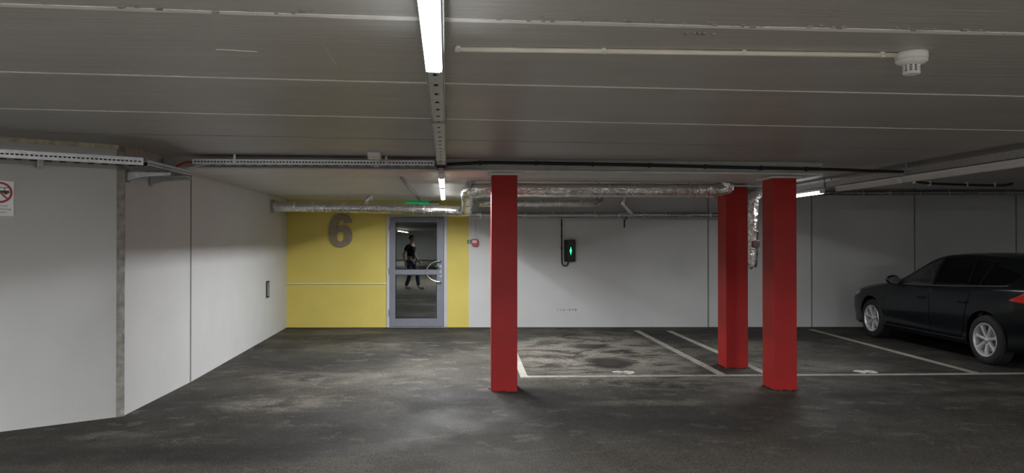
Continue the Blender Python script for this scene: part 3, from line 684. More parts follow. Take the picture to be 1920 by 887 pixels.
# small white junction box under the slab
jb = thing('junction_box', 'small white plastic box with two hooks on the ceiling beside the long tray', 'junction box', (-.91, 7.13, zc(-.91)))
obj('case', B(-.062, .062, -.05, .05, -.062, 0), M['white_plastic'], jb, bevel=.006)
hk = bmesh.new()
for x in (.008, .032):
    tube(hk, catmull([(x, .03, -.05), (x, .06, -.08), (x - .003, .10, -.115), (x - .012, .09, -.128), (x - .016, .07, -.12)], 4), .005, 8)
obj('hook', hk, M['white_plastic'], jb, smooth=True)

# ceiling conduit with clips and smoke detector
cd = thing('ceiling_conduit', 'ivory plastic conduit along the ceiling to the smoke detector', 'conduit', (-.06, 3.21, zc(0)))
bm = T([(-.06, 3.21, zc(-.06) - .012), (1.95, 3.165, zc(1.95) - .012)], .0112, 14); bmesh.ops.translate(bm, verts=bm.verts, vec=-cd.location); obj('pipe', bm, M['ivory'], cd, smooth=True)
for x in (-.045, .595, 1.222, 1.848):
    y = 3.21 - (x + .06) * .0224; z = zc(x) - .012
    bm = B(x - .01, x + .01, y - .011, y + .011, z - .012, z + .014); box(bm, x - .008, x + .006, y - .022, y - .008, z - .014, z - .004)
    bmesh.ops.translate(bm, verts=bm.verts, vec=-cd.location); obj('conduit_clip', bm, M['white_plastic'], cd, bevel=.003)
sx, sy = 1.985, 3.165
sd = thing('smoke_detector', 'round white smoke detector on the ceiling at the upper right', 'smoke detector', (sx, sy, zc(sx)))
obj('base', L_([(0, 0), (.066, 0), (.068, -.004), (.068, -.026), (.064, -.029), (.067, -.032), (.067, -.040), (.055, -.050), (.036, -.056), (0, -.056)], 48), M['white_plastic'], sd, smooth=True)
gb = bmesh.new()
for k in range(10):
    a0 = 2 * PI * k / 10; 
    m = Matrix.Rotation(a0, 4, 'Z'); box(gb, .0305, .0355, -.0045, .0045, -.088, -.054, m)
obj('cage_bar', gb, M['white_plastic'], sd)
gb = lathe(bmesh.new(), [(.030, -.064), (.0345, -.064), (.0345, -.066), (.030, -.066)], 40); lathe(gb, [(.030, -.074), (.0345, -.074), (.0345, -.076), (.030, -.076)], 40)
obj('cage_ring', gb, M['white_plastic'], sd, smooth=True)
obj('sensor_core', L_([(0, -.055), (.024, -.055), (.024, -.090), (0, -.090)], 24), M['galv_dark'], sd)
obj('bottom_cap', L_([(.0365, -.086), (.037, -.092), (.034, -.097), (.022, -.099), (.018, -.095), (0, -.095)], 40), M['white_plastic'], sd, smooth=True)
# grey conduit on the rear soffit to the exit sign
rd = thing('steel_conduit', 'thin dark conduit on the rear ceiling running to the green exit sign', 'conduit', (-.79, 8.5, 2.338))
bm = T([(-.783, 8.52, 2.337), (-.896, 13.62, 2.337)], .0105, 10); bmesh.ops.translate(bm, verts=bm.verts, vec=-rd.location); obj('pipe', bm, M['galv_dark'], rd, smooth=True)
ex = thing('exit_sign', 'green emergency exit sign above the door, mostly hidden behind the duct', 'exit sign', (-.95, YW, 2.19))
obj('case', B(-.21, .21, -.07, 0, -.04, .132), M['green'], ex, bevel=.004)
pm = bmesh.new(); box(pm, -.19, -.10, -.072, -.0695, -.03, .10); box(pm, -.02, .15, -.072, -.0695, -.012, .012); prism(pm, [(.15, -.05), (.19, 0), (.15, .05)], 'y', -.072, -.0695)
obj('pictogram', pm, M['white_plastic'], ex); obj('ballast_box', B(.215, .40, -.06, 0, .02, .12), M['white_plastic'], ex, bevel=.004)

# ================================================================== WALL ITEMS
# number six
def six(parent):
    def poly(fn, n=40, a0=0, a1=2 * PI): return [fn(a0 + (a1 - a0) * k / n) for k in range(n + 1)]
    bm = bmesh.new()
    w, h = .424, .60
    # outer outline, clockwise from the upper right terminal
    out = [(.410, .448), (.395, .505), (.350, .560), (.290, .590), (.220, .600), (.150, .588), (.095, .555), (.052, .500), (.022, .430), (.006, .350), (.002, .280), (.008, .200), (.028, .125), (.065, .062), (.115, .022),
           (.170, .004), (.215, .0), (.270, .006), (.325, .030), (.375, .072), (.408, .130), (.420, .195), (.412, .260), (.385, .318), (.345, .360), (.300, .384), (.252, .390), (.205, .380), (.165, .358), (.140, .330)]
    inn = [(.140, .330), (.146, .395), (.160, .445), (.182, .482), (.212, .500), (.245, .496), (.272, .476), (.288, .436)]
    outline = [Vector((x, z, 0)) for x, z in out]
    # body: outline down to the bowl top, then back along the inside of the stem
    ring = catmull(outline, 4) + catmull([Vector((x, z, 0)) for x, z in inn], 4)[1:]
    hole = [(.215 + .075 * math.cos(a) * (1 + .08 * abs(math.sin(a))), .192 + .100 * math.sin(a)) for a in [2 * PI * k / 40 for k in range(40)]]
    cu = bpy.data.curves.new('numeral', 'CURVE'); cu.dimensions = '2D'; cu.fill_mode = 'BOTH'; cu.extrude = .018; cu.bevel_depth = .004
    for P in ([(p.x, p.y) for p in ring], hole):
        s = cu.splines.new('POLY'); s.points.add(len(P) - 1); s.use_cyclic_u = True
        for q, p in zip(s.points, P): q.co = (p[0], p[1], 0, 1)
    o = bpy.data.objects.new('numeral', cu); C.objects.link(o)
    me = bpy.data.meshes.new_from_object(o.evaluated_get(bpy.context.evaluated_depsgraph_get()))
    bm.from_mesh(me); bpy.data.objects.remove(o); bpy.data.meshes.remove(me)
    bmesh.ops.transform(bm, matrix=Matrix.Rotation(PI / 2, 4, 'X'), verts=bm.verts)
    return bm
n6 = six(None); bmesh.ops.translate(n6, verts=n6.verts, vec=(-2.564, YW - .022, 1.497))
tag(obj('wall_numeral', n6, M['bronze']), 'big bronze numeral 6 mounted on the yellow wall', 'number')
# conduit across the yellow wall and the slotted door opener plate
wc = thing('wall_conduit', 'thin white conduit across the yellow wall at handle height', 'conduit', (-3.32, YW - .01, .82))
bm = T([(-3.318, YW - .011, .823), (-1.515, YW - .011, .818)], .011, 10); box(bm, -1.56, -1.515, YW - .022, YW, .806, .83)
tube(bm, [(-3.318, YW - .012, .823), (-3.285, 12.2, .806)], .007, 8); bmesh.ops.translate(bm, verts=bm.verts, vec=-wc.location); obj('pipe', bm, M['white_plastic'], wc)
op = thing('opener_plate', 'narrow dark upright plate on the left wall near the yellow corner', 'switch', (-3.268, 12.1, .82))
obj('rim', B(0.0, .014, -.085, .085, -.135, .135), M['black'], op, bevel=.005); obj('rocker', B(.012, .018, -.055, .055, -.112, .112), M['sealant'], op, bevel=.003)
# fire alarm button with green plate
fa = thing('fire_alarm_button', 'small red fire alarm call point right of the door with its conduit', 'alarm button', (.115, YW, 1.575))
bm = prism(bmesh.new(), [(-.065, -.03), (-.035, -.07), (.05, -.07), (.068, -.03), (.068, .05), (.05, .068), (-.065, .068)], 'y', -.055, 0); obj('case', bm, M['red_plastic'], fa, bevel=.004)
obj('glass_plate', B(-.048, .032, -.058, -.053, -.005, .042), plain('pink_white_plate', (.75, .55, .60), .3), fa)
obj('conduit', T([(-.012, -.012, .06), (-.012, -.012, .56)], .011, 10), M['white_plastic'], fa)
gp = thing('alarm_sign', 'small green sign plate beside the red call point', 'sign', (.03, YW, 1.59))
obj('plate', B(-.058, .03, -.012, 0, -.033, .033), M['green_plate'], gp)
bm = bmesh.new(); box(bm, -.03, -.014, -.0135, -.0115, .0, .02); box(bm, -.035, .015, -.0135, -.0115, -.018, -.010); obj('pictogram', bm, M['white_plastic'], gp)
obj('corner_cap', B(.028, .045, -.02, 0, -.002, .018), M['white_plastic'], gp)
# EV charger
ev = thing('ev_charger', 'black wall charger with a green status light on the white wall', 'charger', (1.89, YW, 1.425))
bm = prism(bmesh.new(), [(-.105, 0), (-.105, -.075), (-.062, -.125), (.075, -.125), (.10, -.08), (.10, 0)], 'z', -.205, .205); obj('case', bm, M['black'], ev, bevel=.012)
obj('face_panel', B(-.055, .07, -.128, -.124, -.185, .19), plain('glossy_black_panel', (.008, .010, .012), .12), ev, bevel=.002)
bm = prism(bmesh.new(), [(0.005, .075), (.016, .03), (.026, 0), (.016, -.035), (.005, -.082), (-.006, -.035), (-.016, 0), (-.006, .03)], 'y', -.133, -.128); obj('status_light', bm, M['green_led'], ev)['label'] = 'glowing green diamond light'
bm = T(catmull([(-.15, -.02, .62), (-.15, -.02, .2), (-.15, -.022, -.1), (-.148, -.03, -.20), (-.13, -.04, -.265), (-.085, -.05, -.285), (-.045, -.055, -.262), (-.03, -.06, -.19)], 7), .013, 10); obj('cable', bm, M['black'], ev, smooth=True)
bm = B(-.136, -.118, -.016, 0, .19, .64); obj('cable_duct', bm, M['white_plastic'], ev)
for z in (.5, .28, .05): obj('clip', B(-.168, -.132, -.034, 0, z - .012, z + .012), M['black'], ev)

# no idling sign on the angled left wall (half out of the picture)
dw = Vector((P1[0] - P0[0], P1[1] - P0[1], 0)).normalized()
sg = thing('no_idling_sign', 'aluminium sign with a red prohibition circle over a car on the left wall', 'sign')
sg.matrix_world = frame_mtx((-3.878, 6.291, 1.955), dw)
obj('plate', B(-.105, .097, -.008, 0, -.147, .147), M['sign_plate'], sg, bevel=.002)
def flat(pts, y0=-.0105, y1=-.0078): return prism(bmesh.new(), pts, 'y', y0, y1)
rb = bmesh.new(); n = 48
for k in range(n):
    a, b_ = 2 * PI * k / n, 2 * PI * (k + 1) / n
    prism(rb, [(.088 * math.cos(a), .05 + .088 * math.sin(a)), (.088 * math.cos(b_), .05 + .088 * math.sin(b_)), (.070 * math.cos(b_), .05 + .070 * math.sin(b_)), (.070 * math.cos(a), .05 + .070 * math.sin(a))], 'y', -.0115, -.0078)
prism(rb, [(-.055, .097), (-.045, .107), (.056, .004), (.046, -.006)], 'y', -.0118, -.0078)
obj('red_ring', rb, M['sign_red'], sg)
cb = bmesh.new()
for P in ([(-.06, .045), (.066, .045), (.064, .066), (-.058, .066)], [(-.035, .066), (-.028, .088), (.062, .088), (.060, .0935), (-.032, .0935), (-.041, .066)], [(.030, .066), (.030, .090), (.036, .090), (.036, .066)], [(-.045, .035), (-.020, .035), (-.020, .046), (-.045, .046)], [(.03, .035), (.052, .035), (.052, .046), (.03, .046)]):
    prism(cb, P, 'y', -.0100, -.0078)
obj('car_pictogram', cb, M['sign_black'], sg)
for s, z, sz in (('Förbud mot', -.068, .024), ('tomgångskörning', -.094, .0235), ('för lättare', -.120, .024)):
    bm = text_bm(s, sz, .0004); bmesh.ops.transform(bm, matrix=Matrix.Translation((-.004, -.0085, z)) @ Matrix.Rotation(PI / 2, 4, 'X'), verts=bm.verts)
    obj('lettering', bm, M['sign_black'], sg)

# ================================================================== CAR
def pchip(tab):
    xs = [a for a, _ in tab]; ys = [b_ for _, b_ in tab]; n = len(xs)
    h = [xs[i + 1] - xs[i] for i in range(n - 1)]; d = [(ys[i + 1] - ys[i]) / h[i] for i in range(n - 1)]; m = [0.0] * n
    m[0], m[-1] = d[0], d[-1]
    for i in range(1, n - 1):
        if d[i - 1] * d[i] > 0:
            w1 = 2 * h[i] + h[i - 1]; w2 = h[i] + 2 * h[i - 1]; m[i] = (w1 + w2) / (w1 / d[i - 1] + w2 / d[i])
    def f(x):
        x = min(max(x, xs[0]), xs[-1]); i = 0
        while i < n - 2 and x > xs[i + 1]: i += 1
        t = (x - xs[i]) / h[i]
        return ys[i] * (1 + 2 * t) * (1 - t) ** 2 + h[i] * m[i] * t * (1 - t) ** 2 + ys[i + 1] * t * t * (3 - 2 * t) + h[i] * m[i + 1] * t * t * (t - 1)
    return f
cZT = pchip([(0, .60), (.03, .69), (.12, .765), (.35, .845), (.7, .91), (1.1, .96), (1.34, .99), (1.5, 1.075), (1.8, 1.235), (2.05, 1.355), (2.3, 1.435), (2.6, 1.472), (3.0, 1.48), (3.5, 1.462), (4.0, 1.41), (4.25, 1.37), (4.33, 1.31), (4.44, 1.12), (4.53, .98), (4.59, .88), (4.628, .70)])
cW = pchip([(0, .52), (.03, .64), (.10, .735), (.2, .80), (.4, .86), (.7, .90), (1.0, .915), (1.4, .92), (2.3, .925), (3.2, .928), (3.7, .932), (4.1, .905), (4.35, .86), (4.5, .81), (4.6, .74), (4.628, .66)])
cZB = pchip([(0, .55), (.12, .69), (.35, .775), (.7, .84), (1.1, .90), (1.4, .94), (2.0, .955), (2.8, .98), (3.5, 1.015), (4.0, 1.045), (4.3, 1.05), (4.45, 1.0), (4.55, .90), (4.628, .64)])
cWR = pchip([(0, .42), (.12, .60), (.35, .70), (.7, .745), (1.1, .755), (1.34, .745), (1.7, .675), (2.05, .615), (2.6, .60), (3.4, .585), (4.1, .545), (4.3, .55), (4.5, .60), (4.628, .54)])
cZL = pchip([(0, .26), (.1, .21), (.5, .19), (1.0, .20), (3.8, .20), (4.3, .24), (4.628, .36)])
def csec(u, n=5):
    zt, W_, zb, wr, zl = cZT(u), cW(u), cZB(u), cWR(u), cZL(u)
    ze = zt - min(.055, .3 * (zt - zb)); wb = W_ * .955; a = zl + .055
    P = [(0, zl), (.6 * W_, zl), (.88 * W_, zl + .006), (.965 * W_, a), (.968 * W_, a + .22 * (zb - a)), (.995 * W_, a + .42 * (zb - a)), (W_, a + .70 * (zb - a)), (.985 * W_, a + .90 * (zb - a)), (wb, zb),
         ((wb + wr) / 2 + .018 * min(1, (zt - zb) / .4), (zb + ze) / 2), (wr, ze), (.80 * wr, ze + .58 * (zt - ze)), (.4 * wr, ze + .92 * (zt - ze)), (0, zt)]
    return [(p.x, p.y) for p in catmull([(x, z, 0) for x, z in P], n)]
def cside(u, z):
    s = csec(u); best = 0
    for (y0, z0_), (y1, z1_) in zip(s, s[1:]):
        if z0_ != z1_ and min(z0_, z1_) <= z <= max(z0_, z1_): best = max(best, y0 + (y1 - y0) * (z - z0_) / (z1_ - z0_))
    return best
def ctop(u, y):
    s = csec(u); best = 0
    for (y0, z0_), (y1, z1_) in zip(s, s[1:]):
        if y0 != y1 and min(y0, y1) <= y <= max(y0, y1): best = max(best, z0_ + (z1_ - z0_) * (y - y0) / (y1 - y0))
    return best
UM = 2.308
def loft(bm, rings):
    R_ = [[bm.verts.new(p) for p in r] for r in rings]; n = len(R_[0])
    for A, D in zip(R_, R_[1:]):
        for k in range(n): bm.faces.new((A[k], A[(k + 1) % n], D[(k + 1) % n], D[k]))
    bm.faces.new(R_[0][::-1]); bm.faces.new(R_[-1]); return bm
def mirror_ring(u, half): return [(UM - u, y, z) for y, z in half] + [(UM - u, -y, z) for y, z in half[-2:0:-1]]
us = [0, .008, .02, .04, .07, .11, .16, .22, .3, .4, .5, .6] + [.7 + .075 * i for i in range(48)] + [4.27, 4.31, 4.35, 4.4, 4.45, 4.5, 4.54, 4.57, 4.6, 4.618, 4.628]
us = sorted(set(round(u, 3) for u in us))
M['paint'] = plain('dark_blue_black_car_paint', (0.004, 0.0055, 0.008), 0.3, 0.0, coat=0.25, spec=0.25)
M['trim_black'] = plain('matt_black_car_trim', (0.012, 0.012, 0.013), 0.6)
M['tyre'] = plain('tyre_rubber', (0.018, 0.018, 0.019), 0.8, var=.15, bmp=.2, bscale=90)
M['alloy'] = plain('silver_alloy', (0.74, 0.75, 0.76), 0.36, 0.6)
M['car_glass'] = mat_car_glass('clear_car_glass', (0.92, 0.95, 0.95)); M['car_glass_dark'] = mat_car_glass('dark_tinted_car_glass', (0.40, 0.42, 0.44))
M['tail_red'] = plain('red_tail_lamp_lens', (0.62, 0.012, 0.02), 0.14, coat=1.0)
M['seat'] = plain('dark_seat_fabric', (0.035, 0.034, 0.034), 0.85, var=.15)
M['head_clear'] = plain('clear_headlamp_lens', (0.42, 0.44, 0.46), 0.12, coat=1.0)
cb_ = loft(bmesh.new(), [mirror_ring(u, csec(u)) for u in us])
car = thing('car', 'dark blue black estate car parked nose to the wall at the right edge', 'car', (7.775, 10.745, zf(7.775)), PI / 2)
def temp(bm, nm='cutter'):
    bmesh.ops.recalc_face_normals(bm, faces=bm.faces); me = bpy.data.meshes.new(nm); bm.to_mesh(me); bm.free(); o = bpy.data.objects.new(nm, me); C.objects.link(o); return o
def cutmesh(base, cutters):
    for c in cutters:
        md = base.modifiers.new('cut', 'BOOLEAN'); md.operation = 'DIFFERENCE'; md.object = c; md.solver = 'EXACT'
    me = bpy.data.meshes.new_from_object(base.evaluated_get(bpy.context.evaluated_depsgraph_get()))
    for c in cutters: bpy.data.objects.remove(c)
    old = base.data; base.modifiers.clear(); base.data = me; bpy.data.meshes.remove(old)
    bm = bmesh.new(); bm.from_mesh(me); return bm
FRONT, REAR, RW, TW = .92, 3.698, .332, .225
cut = []
for u in (FRONT, REAR):
    for s in (-1, 1):
        c = L_([(0, -.16), (.375, -.16), (.375, .2), (0, .2)], 48, Matrix.Translation((UM - u, s * .86, RW + .012)) @ Matrix.Rotation(PI / 2, 4, 'X')); cut.append(temp(c))
def cab(u):
    zt, W_, zb, wr = cZT(u), cW(u), cZB(u), cWR(u); ze = zt - .055
    return [(0, .40), (W_ - .16, .40), (W_ - .09, .55), (W_ * .955 - .055, zb - .01), ((W_ * .955 + wr) / 2 - .035, (zb + ze) / 2), (wr - .05, ze - .025), (0, zt - .05)]
cut.append(temp(loft(bmesh.new(), [mirror_ring(u, cab(u)) for u in (1.46, 1.55, 1.72, 1.9, 2.1, 2.4, 2.8, 3.3, 3.8, 4.05)])))
WIN = {  # name: (bottom points, top points) in (distance from nose, height)
    'front': ([(1.60, .985), (1.95, .985), (2.20, .987), (2.51, .992)], [(1.63, 1.005), (1.93, 1.20), (2.14, 1.318), (2.43, 1.392)]),
    'rear': ([(2.57, .992), (2.85, .998), (3.10, 1.008), (3.30, 1.018)], [(2.50, 1.396), (2.75, 1.408), (3.0, 1.406), (3.16, 1.400)]),
    'fixed': ([(3.325, 1.02), (3.40, 1.024), (3.46, 1.027), (3.53, 1.03)], [(3.19, 1.398), (3.30, 1.39), (3.40, 1.38), (3.50, 1.368)]),
    'quarter': ([(3.565, 1.032), (3.75, 1.042), (3.95, 1.055), (4.08, 1.085)], [(3.535, 1.362), (3.75, 1.325), (3.95, 1.27), (4.10, 1.20)])}
for k, (bo, to) in WIN.items():
    poly = [(UM - u, z) for u, z in bo + to[::-1]]
    c = prism(bmesh.new(), poly, 'y', -1.2, 1.2); cut.append(temp(c))
c = loft(bmesh.new(), [[(UM - 1.46, y, .985), (UM - 1.40, y, 1.10), (UM - 1.40, -y, 1.10), (UM - 1.46, -y, .985)] for y in (.66,)] + [[(UM - 2.11, y, 1.30), (UM - 2.04, y, 1.45), (UM - 2.04, -y, 1.45), (UM - 2.11, -y, 1.30)] for y in (.565,)]); cut.append(temp(c))
c = prism(bmesh.new(), [(UM - 4.25, 1.30), (UM - 4.36, 1.36), (UM - 4.52, 1.09), (UM - 4.40, 1.05)], 'y', -.46, .46); cut.append(temp(c))
bb = cutmesh(temp(cb_, 'car_shell'), cut)
for o in [o for o in bpy.data.objects if o.name.startswith('car_shell')]: bpy.data.objects.remove(o)
body = obj('body', bb, M['paint'], car, smooth=True)
for p in body.data.polygons: p.use_smooth = True
try:
    body.data.set_sharp_from_angle(angle=math.radians(32))
except Exception: pass
def side_patch(nm, bo, to, off, mat, parent, s, rows=8, cols=16, thick=.003, kids=None, bulge=0.0):
    Bc = catmull([(u, z, 0) for u, z in bo], 6); Tc = catmull([(u, z, 0) for u, z in to], 6)
    bm = bmesh.new(); G = []
    for b0, t0 in zip(Bc, Tc):
        col = []
        for r in range(rows + 1):
            q = b0.lerp(t0, r / rows); y = cside(q.x, q.y) + off
            col.append(bm.verts.new((UM - q.x, s * y, q.y)))
        G.append(col)
    for A, D in zip(G, G[1:]):
        for r in range(rows): bm.faces.new((A[r], D[r], D[r + 1], A[r + 1]))
    bmesh.ops.recalc_face_normals(bm, faces=bm.faces)
    f0 = bm.faces[:][0]
    if f0.normal.y * s < 0: bmesh.ops.reverse_faces(bm, faces=bm.faces[:])
    me = bpy.data.meshes.new(nm); bm.to_mesh(me); bm.free()
    for p in me.polygons: p.use_smooth = True
    me.materials.append(mat); o = bpy.data.objects.new(nm, me); C.objects.link(o); o.parent = parent
    if thick:
        md = o.modifiers.new('solid', 'SOLIDIFY'); md.thickness = thick; md.offset = -1
    return o
for s in (1, -1):
    for k, (bo, to) in WIN.items(): side_patch('side_window', bo, to, -.006, M['car_glass' if k == 'front' else 'car_glass_dark'], car, s, 6)
    # doors: slightly proud panels with gaps between them
    for (ub0, ub1, ut0, ut1, uh, zt0, zt1) in ((1.34, 2.53, 1.52, 2.545, 2.36, .966, .984), (2.545, 3.22, 2.557, 3.44, 3.30, .985, 1.012)):
        nb = 8
        bo = [(ub0 + (ub1 - ub0) * i / nb, .30) for i in range(nb + 1)]; to = [(ut0 + (ut1 - ut0) * i / nb, zt0 + (zt1 - zt0) * i / nb) for i in range(nb + 1)]
        d = side_patch('door', bo, to, .004, M['paint'], car, s, 16)
        zh = .80; y = cside(uh, zh)
        hb = T(catmull([(UM - uh + .09, s * (y + .012), zh), (UM - uh + .06, s * (y + .038), zh + .004), (UM - uh - .06, s * (y + .038), zh + .006), (UM - uh - .09, s * (y + .012), zh + .004)], 5), .011, 10)
        obj('door_handle', hb, M['paint'], d, smooth=True)
    # belt moulding, sill strip, roof edge
    for nm, pts, r_, mt in (('belt_trim', [(u, cZB(u) + .022) for u in (1.62, 2.0, 2.5, 3.0, 3.5, 4.05)], .004, M['galv_dark']), ('sill_trim', [(u, .285) for u in (1.33, 1.8, 2.4, 3.0, 3.28)], .010, M['trim_black'])):
        obj(nm, T(catmull([(UM - u, s * (cside(u, z) + .001), z) for u, z in pts], 6), r_, 8), mt, car, smooth=True)
    # tail lamp: forward pointing wedge and tall upper strip
    tl = side_patch('tail_lamp', [(4.13, .892), (4.25, .872), (4.40, .866), (4.53, .87)], [(4.135, .902), (4.25, .955), (4.36, 1.02), (4.475, 1.05)], .007, M['tail_red'], car, s, 6, thick=.012)
    o = side_patch('tail_lamp_upper', [(4.375, 1.04), (4.40, 1.04), (4.43, 1.04), (4.46, 1.045)], [(4.235, 1.30), (4.255, 1.305), (4.28, 1.31), (4.30, 1.315)], .007, M['tail_red'], tl, s, 8, thick=.01)
    hl = side_patch('headlamp', [(.10, .60), (.22, .64), (.36, .69), (.50, .735)], [(.10, .665), (.22, .725), (.36, .765), (.52, .80)], .006, M['head_clear'], car, s, 6)
    side_patch('bumper_reflector', [(4.34, .50), (4.40, .50), (4.46, .50), (4.52, .50)], [(4.34, .525), (4.40, .525), (4.46, .525), (4.52, .525)], .004, M['galv_dark'], car, s, 2)
    # mirror
    ym = cside(1.72, .99); mm = bmesh.new(); bmesh.ops.create_uvsphere(mm, u_segments=20, v_segments=14, radius=1)
    for v in mm.verts:
        x, y, z = v.co; v.co = (x * .075 * (1 if x > 0 else .55), y * .115, z * (.078 if z > 0 else .062))
    bmesh.ops.transform(mm, matrix=Matrix.Translation((UM - 1.74, s * (ym + .155), 1.03)), verts=mm.verts)
    mo = obj('side_mirror', mm, M['paint'], car, smooth=True)
    obj('mirror_arm', T([(UM - 1.74, s * (ym - .01), .985), (UM - 1.74, s * (ym + .09), 1.0)], .022, 10), M['trim_black'], mo, smooth=True)
    gm = bmesh.new(); prism(gm, [(s * (ym + .155) + .095 * math.cos(a), 1.03 + .055 * math.sin(a)) for a in [2 * PI * k / 24 for k in range(24)]], 'x', UM - 1.788, UM - 1.782)
    obj('mirror_glass', gm, M['chrome'], mo)
    sk = bmesh.new(); tube(sk, catmull([(UM - 1.70, s * (ym + .07), .985), (UM - 1.70, s * (ym + .15), .970), (UM - 1.71, s * (ym + .25), .99)], 5), .010, 8); obj('mirror_strip', sk, M['chrome'], mo, smooth=True)
# windscreen and rear window
def top_patch(nm, u0, u1, yw0, yw1):
    bm = bmesh.new(); G = []
    for i in range(11):
        u = u0 + (u1 - u0) * i / 10; yw = yw0 + (yw1 - yw0) * i / 10
        G.append([bm.verts.new((UM - u, yw * (2 * j / 12 - 1), ctop(u, abs(yw * (2 * j / 12 - 1))) - .004)) for j in range(13)])
    for A, D in zip(G, G[1:]):
        for j in range(12): bm.faces.new((A[j], A[j + 1], D[j + 1], D[j]))
    o = obj(nm, bm, M['car_glass'], car, smooth=True); return o
top_patch('windscreen', 1.42, 2.10, .665, .57); top_patch('rear_window', 4.28, 4.47, .47, .47)
# wheels
def wheel(u, s):
    m = Matrix.Translation((UM - u, s * (cW(u) - TW / 2 - .012), RW)) @ Matrix.Rotation(-s * PI / 2, 4, 'X')
    hw = TW / 2
    ty = L_([(.222, -hw + .01), (.25, -hw), (.29, -hw + .002), (.318, -hw + .018), (RW - .003, -hw + .045), (RW, -.03), (RW - .006, -.028), (RW - .006, -.02), (RW, -.018), (RW, .018), (RW - .006, .02), (RW - .006, .028), (RW, .03), (RW - .003, hw - .045), (.318, hw - .018), (.29, hw - .002), (.25, hw), (.222, hw - .01), (.215, hw - .03), (.215, -hw + .03), (.222, -hw + .01)], 56, m)
    w = obj('wheel', ty, M['tyre'], car, smooth=True)
    rm = bmesh.new()
    lathe(rm, [(.205, -hw + .03), (.217, -hw + .03), (.217, hw - .022), (.226, hw - .008), (.222, hw - .002), (.208, hw - .006), (.200, hw - .02), (.196, hw - .06), (.192, -hw + .03)], 56)
    for k in range(7):
        mk = Matrix.Rotation(2 * PI * k / 7 + PI / 2, 4, 'Z')
        sp_ = bmesh.new(); A = []; zface = hw - .018
        prof = [(.035, .026, zface - .020), (.08, .021, zface - .012), (.14, .022, zface - .006), (.20, .031, zface - .004)]
        up = []
        for (r_, hw_, z) in prof:
            up.append([sp_.verts.new(p) for p in ((r_, -hw_, z - .03), (r_, -hw_ * .8, z), (r_, 0, z + .006), (r_, hw_ * .8, z), (r_, hw_, z - .03))])
        for a_, d_2 in zip(up, up[1:]):
            for j in range(4): sp_.faces.new((a_[j], a_[j + 1], d_2[j + 1], d_2[j]))
            sp_.faces.new((a_[4], a_[0], d_2[0], d_2[4]))
        sp_.faces.new(up[0]); sp_.faces.new(up[-1][::-1])
        bmesh.ops.transform(sp_, matrix=mk, verts=sp_.verts); tmp = bpy.data.meshes.new('t'); sp_.to_mesh(tmp); sp_.free(); rm.from_mesh(tmp); bpy.data.meshes.remove(tmp)
    lathe(rm, [(0, hw - .026), (.03, hw - .026), (.055, hw - .036), (.06, hw - .07), (0, hw - .07)], 32)
    bmesh.ops.transform(rm, matrix=m, verts=rm.verts)
    obj('rim', rm, M['alloy'], w, bevel=0)
    obj('hub_cap', L_([(0, hw - .014), (.022, hw - .016), (.028, hw - .026), (0, hw - .026)], 28, m), M['alloy'], w, smooth=True)
    obj('brake_disc', L_([(0, -.0), (.155, -.0), (.155, -.02), (0, -.02)], 40, m), M['galv_dark'], w)
    for k in range(5):
        a = 2 * PI * k / 5 + .3
        obj('wheel_bolt', L_([(0, hw - .027), (.006, hw - .027), (.006, hw - .045), (0, hw - .045)], 10, m @ Matrix.Translation((.042 * math.cos(a), .042 * math.sin(a), 0))), M['trim_black'], w)
for u in (FRONT, REAR):
    for s in (1, -1): wheel(u, s)
# cabin: seats, steering wheel, dashboard
def seat(u, y, wd):
    sb_ = bmesh.new(); prism(sb_, [(UM - u + .28, .42), (UM - u + .30, .55), (UM - u - .20, .52), (UM - u - .22, .42)], 'y', y - wd, y + wd)
    so = obj('seat', sb_, M['seat'], car, bevel=.04)
    sb_ = prism(bmesh.new(), [(UM - u - .12, .52), (UM - u - .36, 1.08), (UM - u - .46, 1.06), (UM - u - .26, .50)], 'y', y - wd * .95, y + wd * .95); obj('backrest', sb_, M['seat'], so, bevel=.035)
    for hy in ((y,) if wd < .4 else (y - .36, y + .36)):
        sb_ = prism(bmesh.new(), [(UM - u - .355, 1.12), (UM - u - .385, 1.27), (UM - u - .46, 1.26), (UM - u - .445, 1.11)], 'y', hy - .12, hy + .12); obj('headrest', sb_, M['seat'], so, bevel=.03)
seat(2.20, .36, .24); seat(2.20, -.36, .24); seat(3.02, 0, .62)
obj('dashboard', prism(bmesh.new(), [(UM - 1.55, .55), (UM - 1.55, .95), (UM - 1.80, .95), (UM - 1.92, .86), (UM - 1.90, .60)], 'y', -.72, .72), M['trim_black'], car, bevel=.03)
sw = [(UM - 1.99 + .06 * math.sin(a), .36 + .18 * math.cos(a), .93 + .17 * math.sin(a)) for a in [2 * PI * k / 32 for k in range(33)]]
swb = T(sw, .015, 8, cap=False); tube(swb, [(UM - 1.99, .19, .93), (UM - 1.99, .53, .93)], .016, 8); tube(swb, [(UM - 1.99, .36, .93), (UM - 1.82, .36, .88)], .025, 8)
obj('steering_wheel', swb, M['trim_black'], car, smooth=True)
# underbody and grille, number plate area at the back
obj('underbody', B(UM - 4.3, UM - .4, -.60, .60, .17, .23), M['trim_black'], car)
obj('grille', B(UM - .012, UM + .004, -.28, .28, .46, .60), M['trim_black'], car, bevel=.004)
obj('rear_plate', B(UM - 4.634, UM - 4.622, -.26, .26, .55, .66), M['white_plastic'], car)

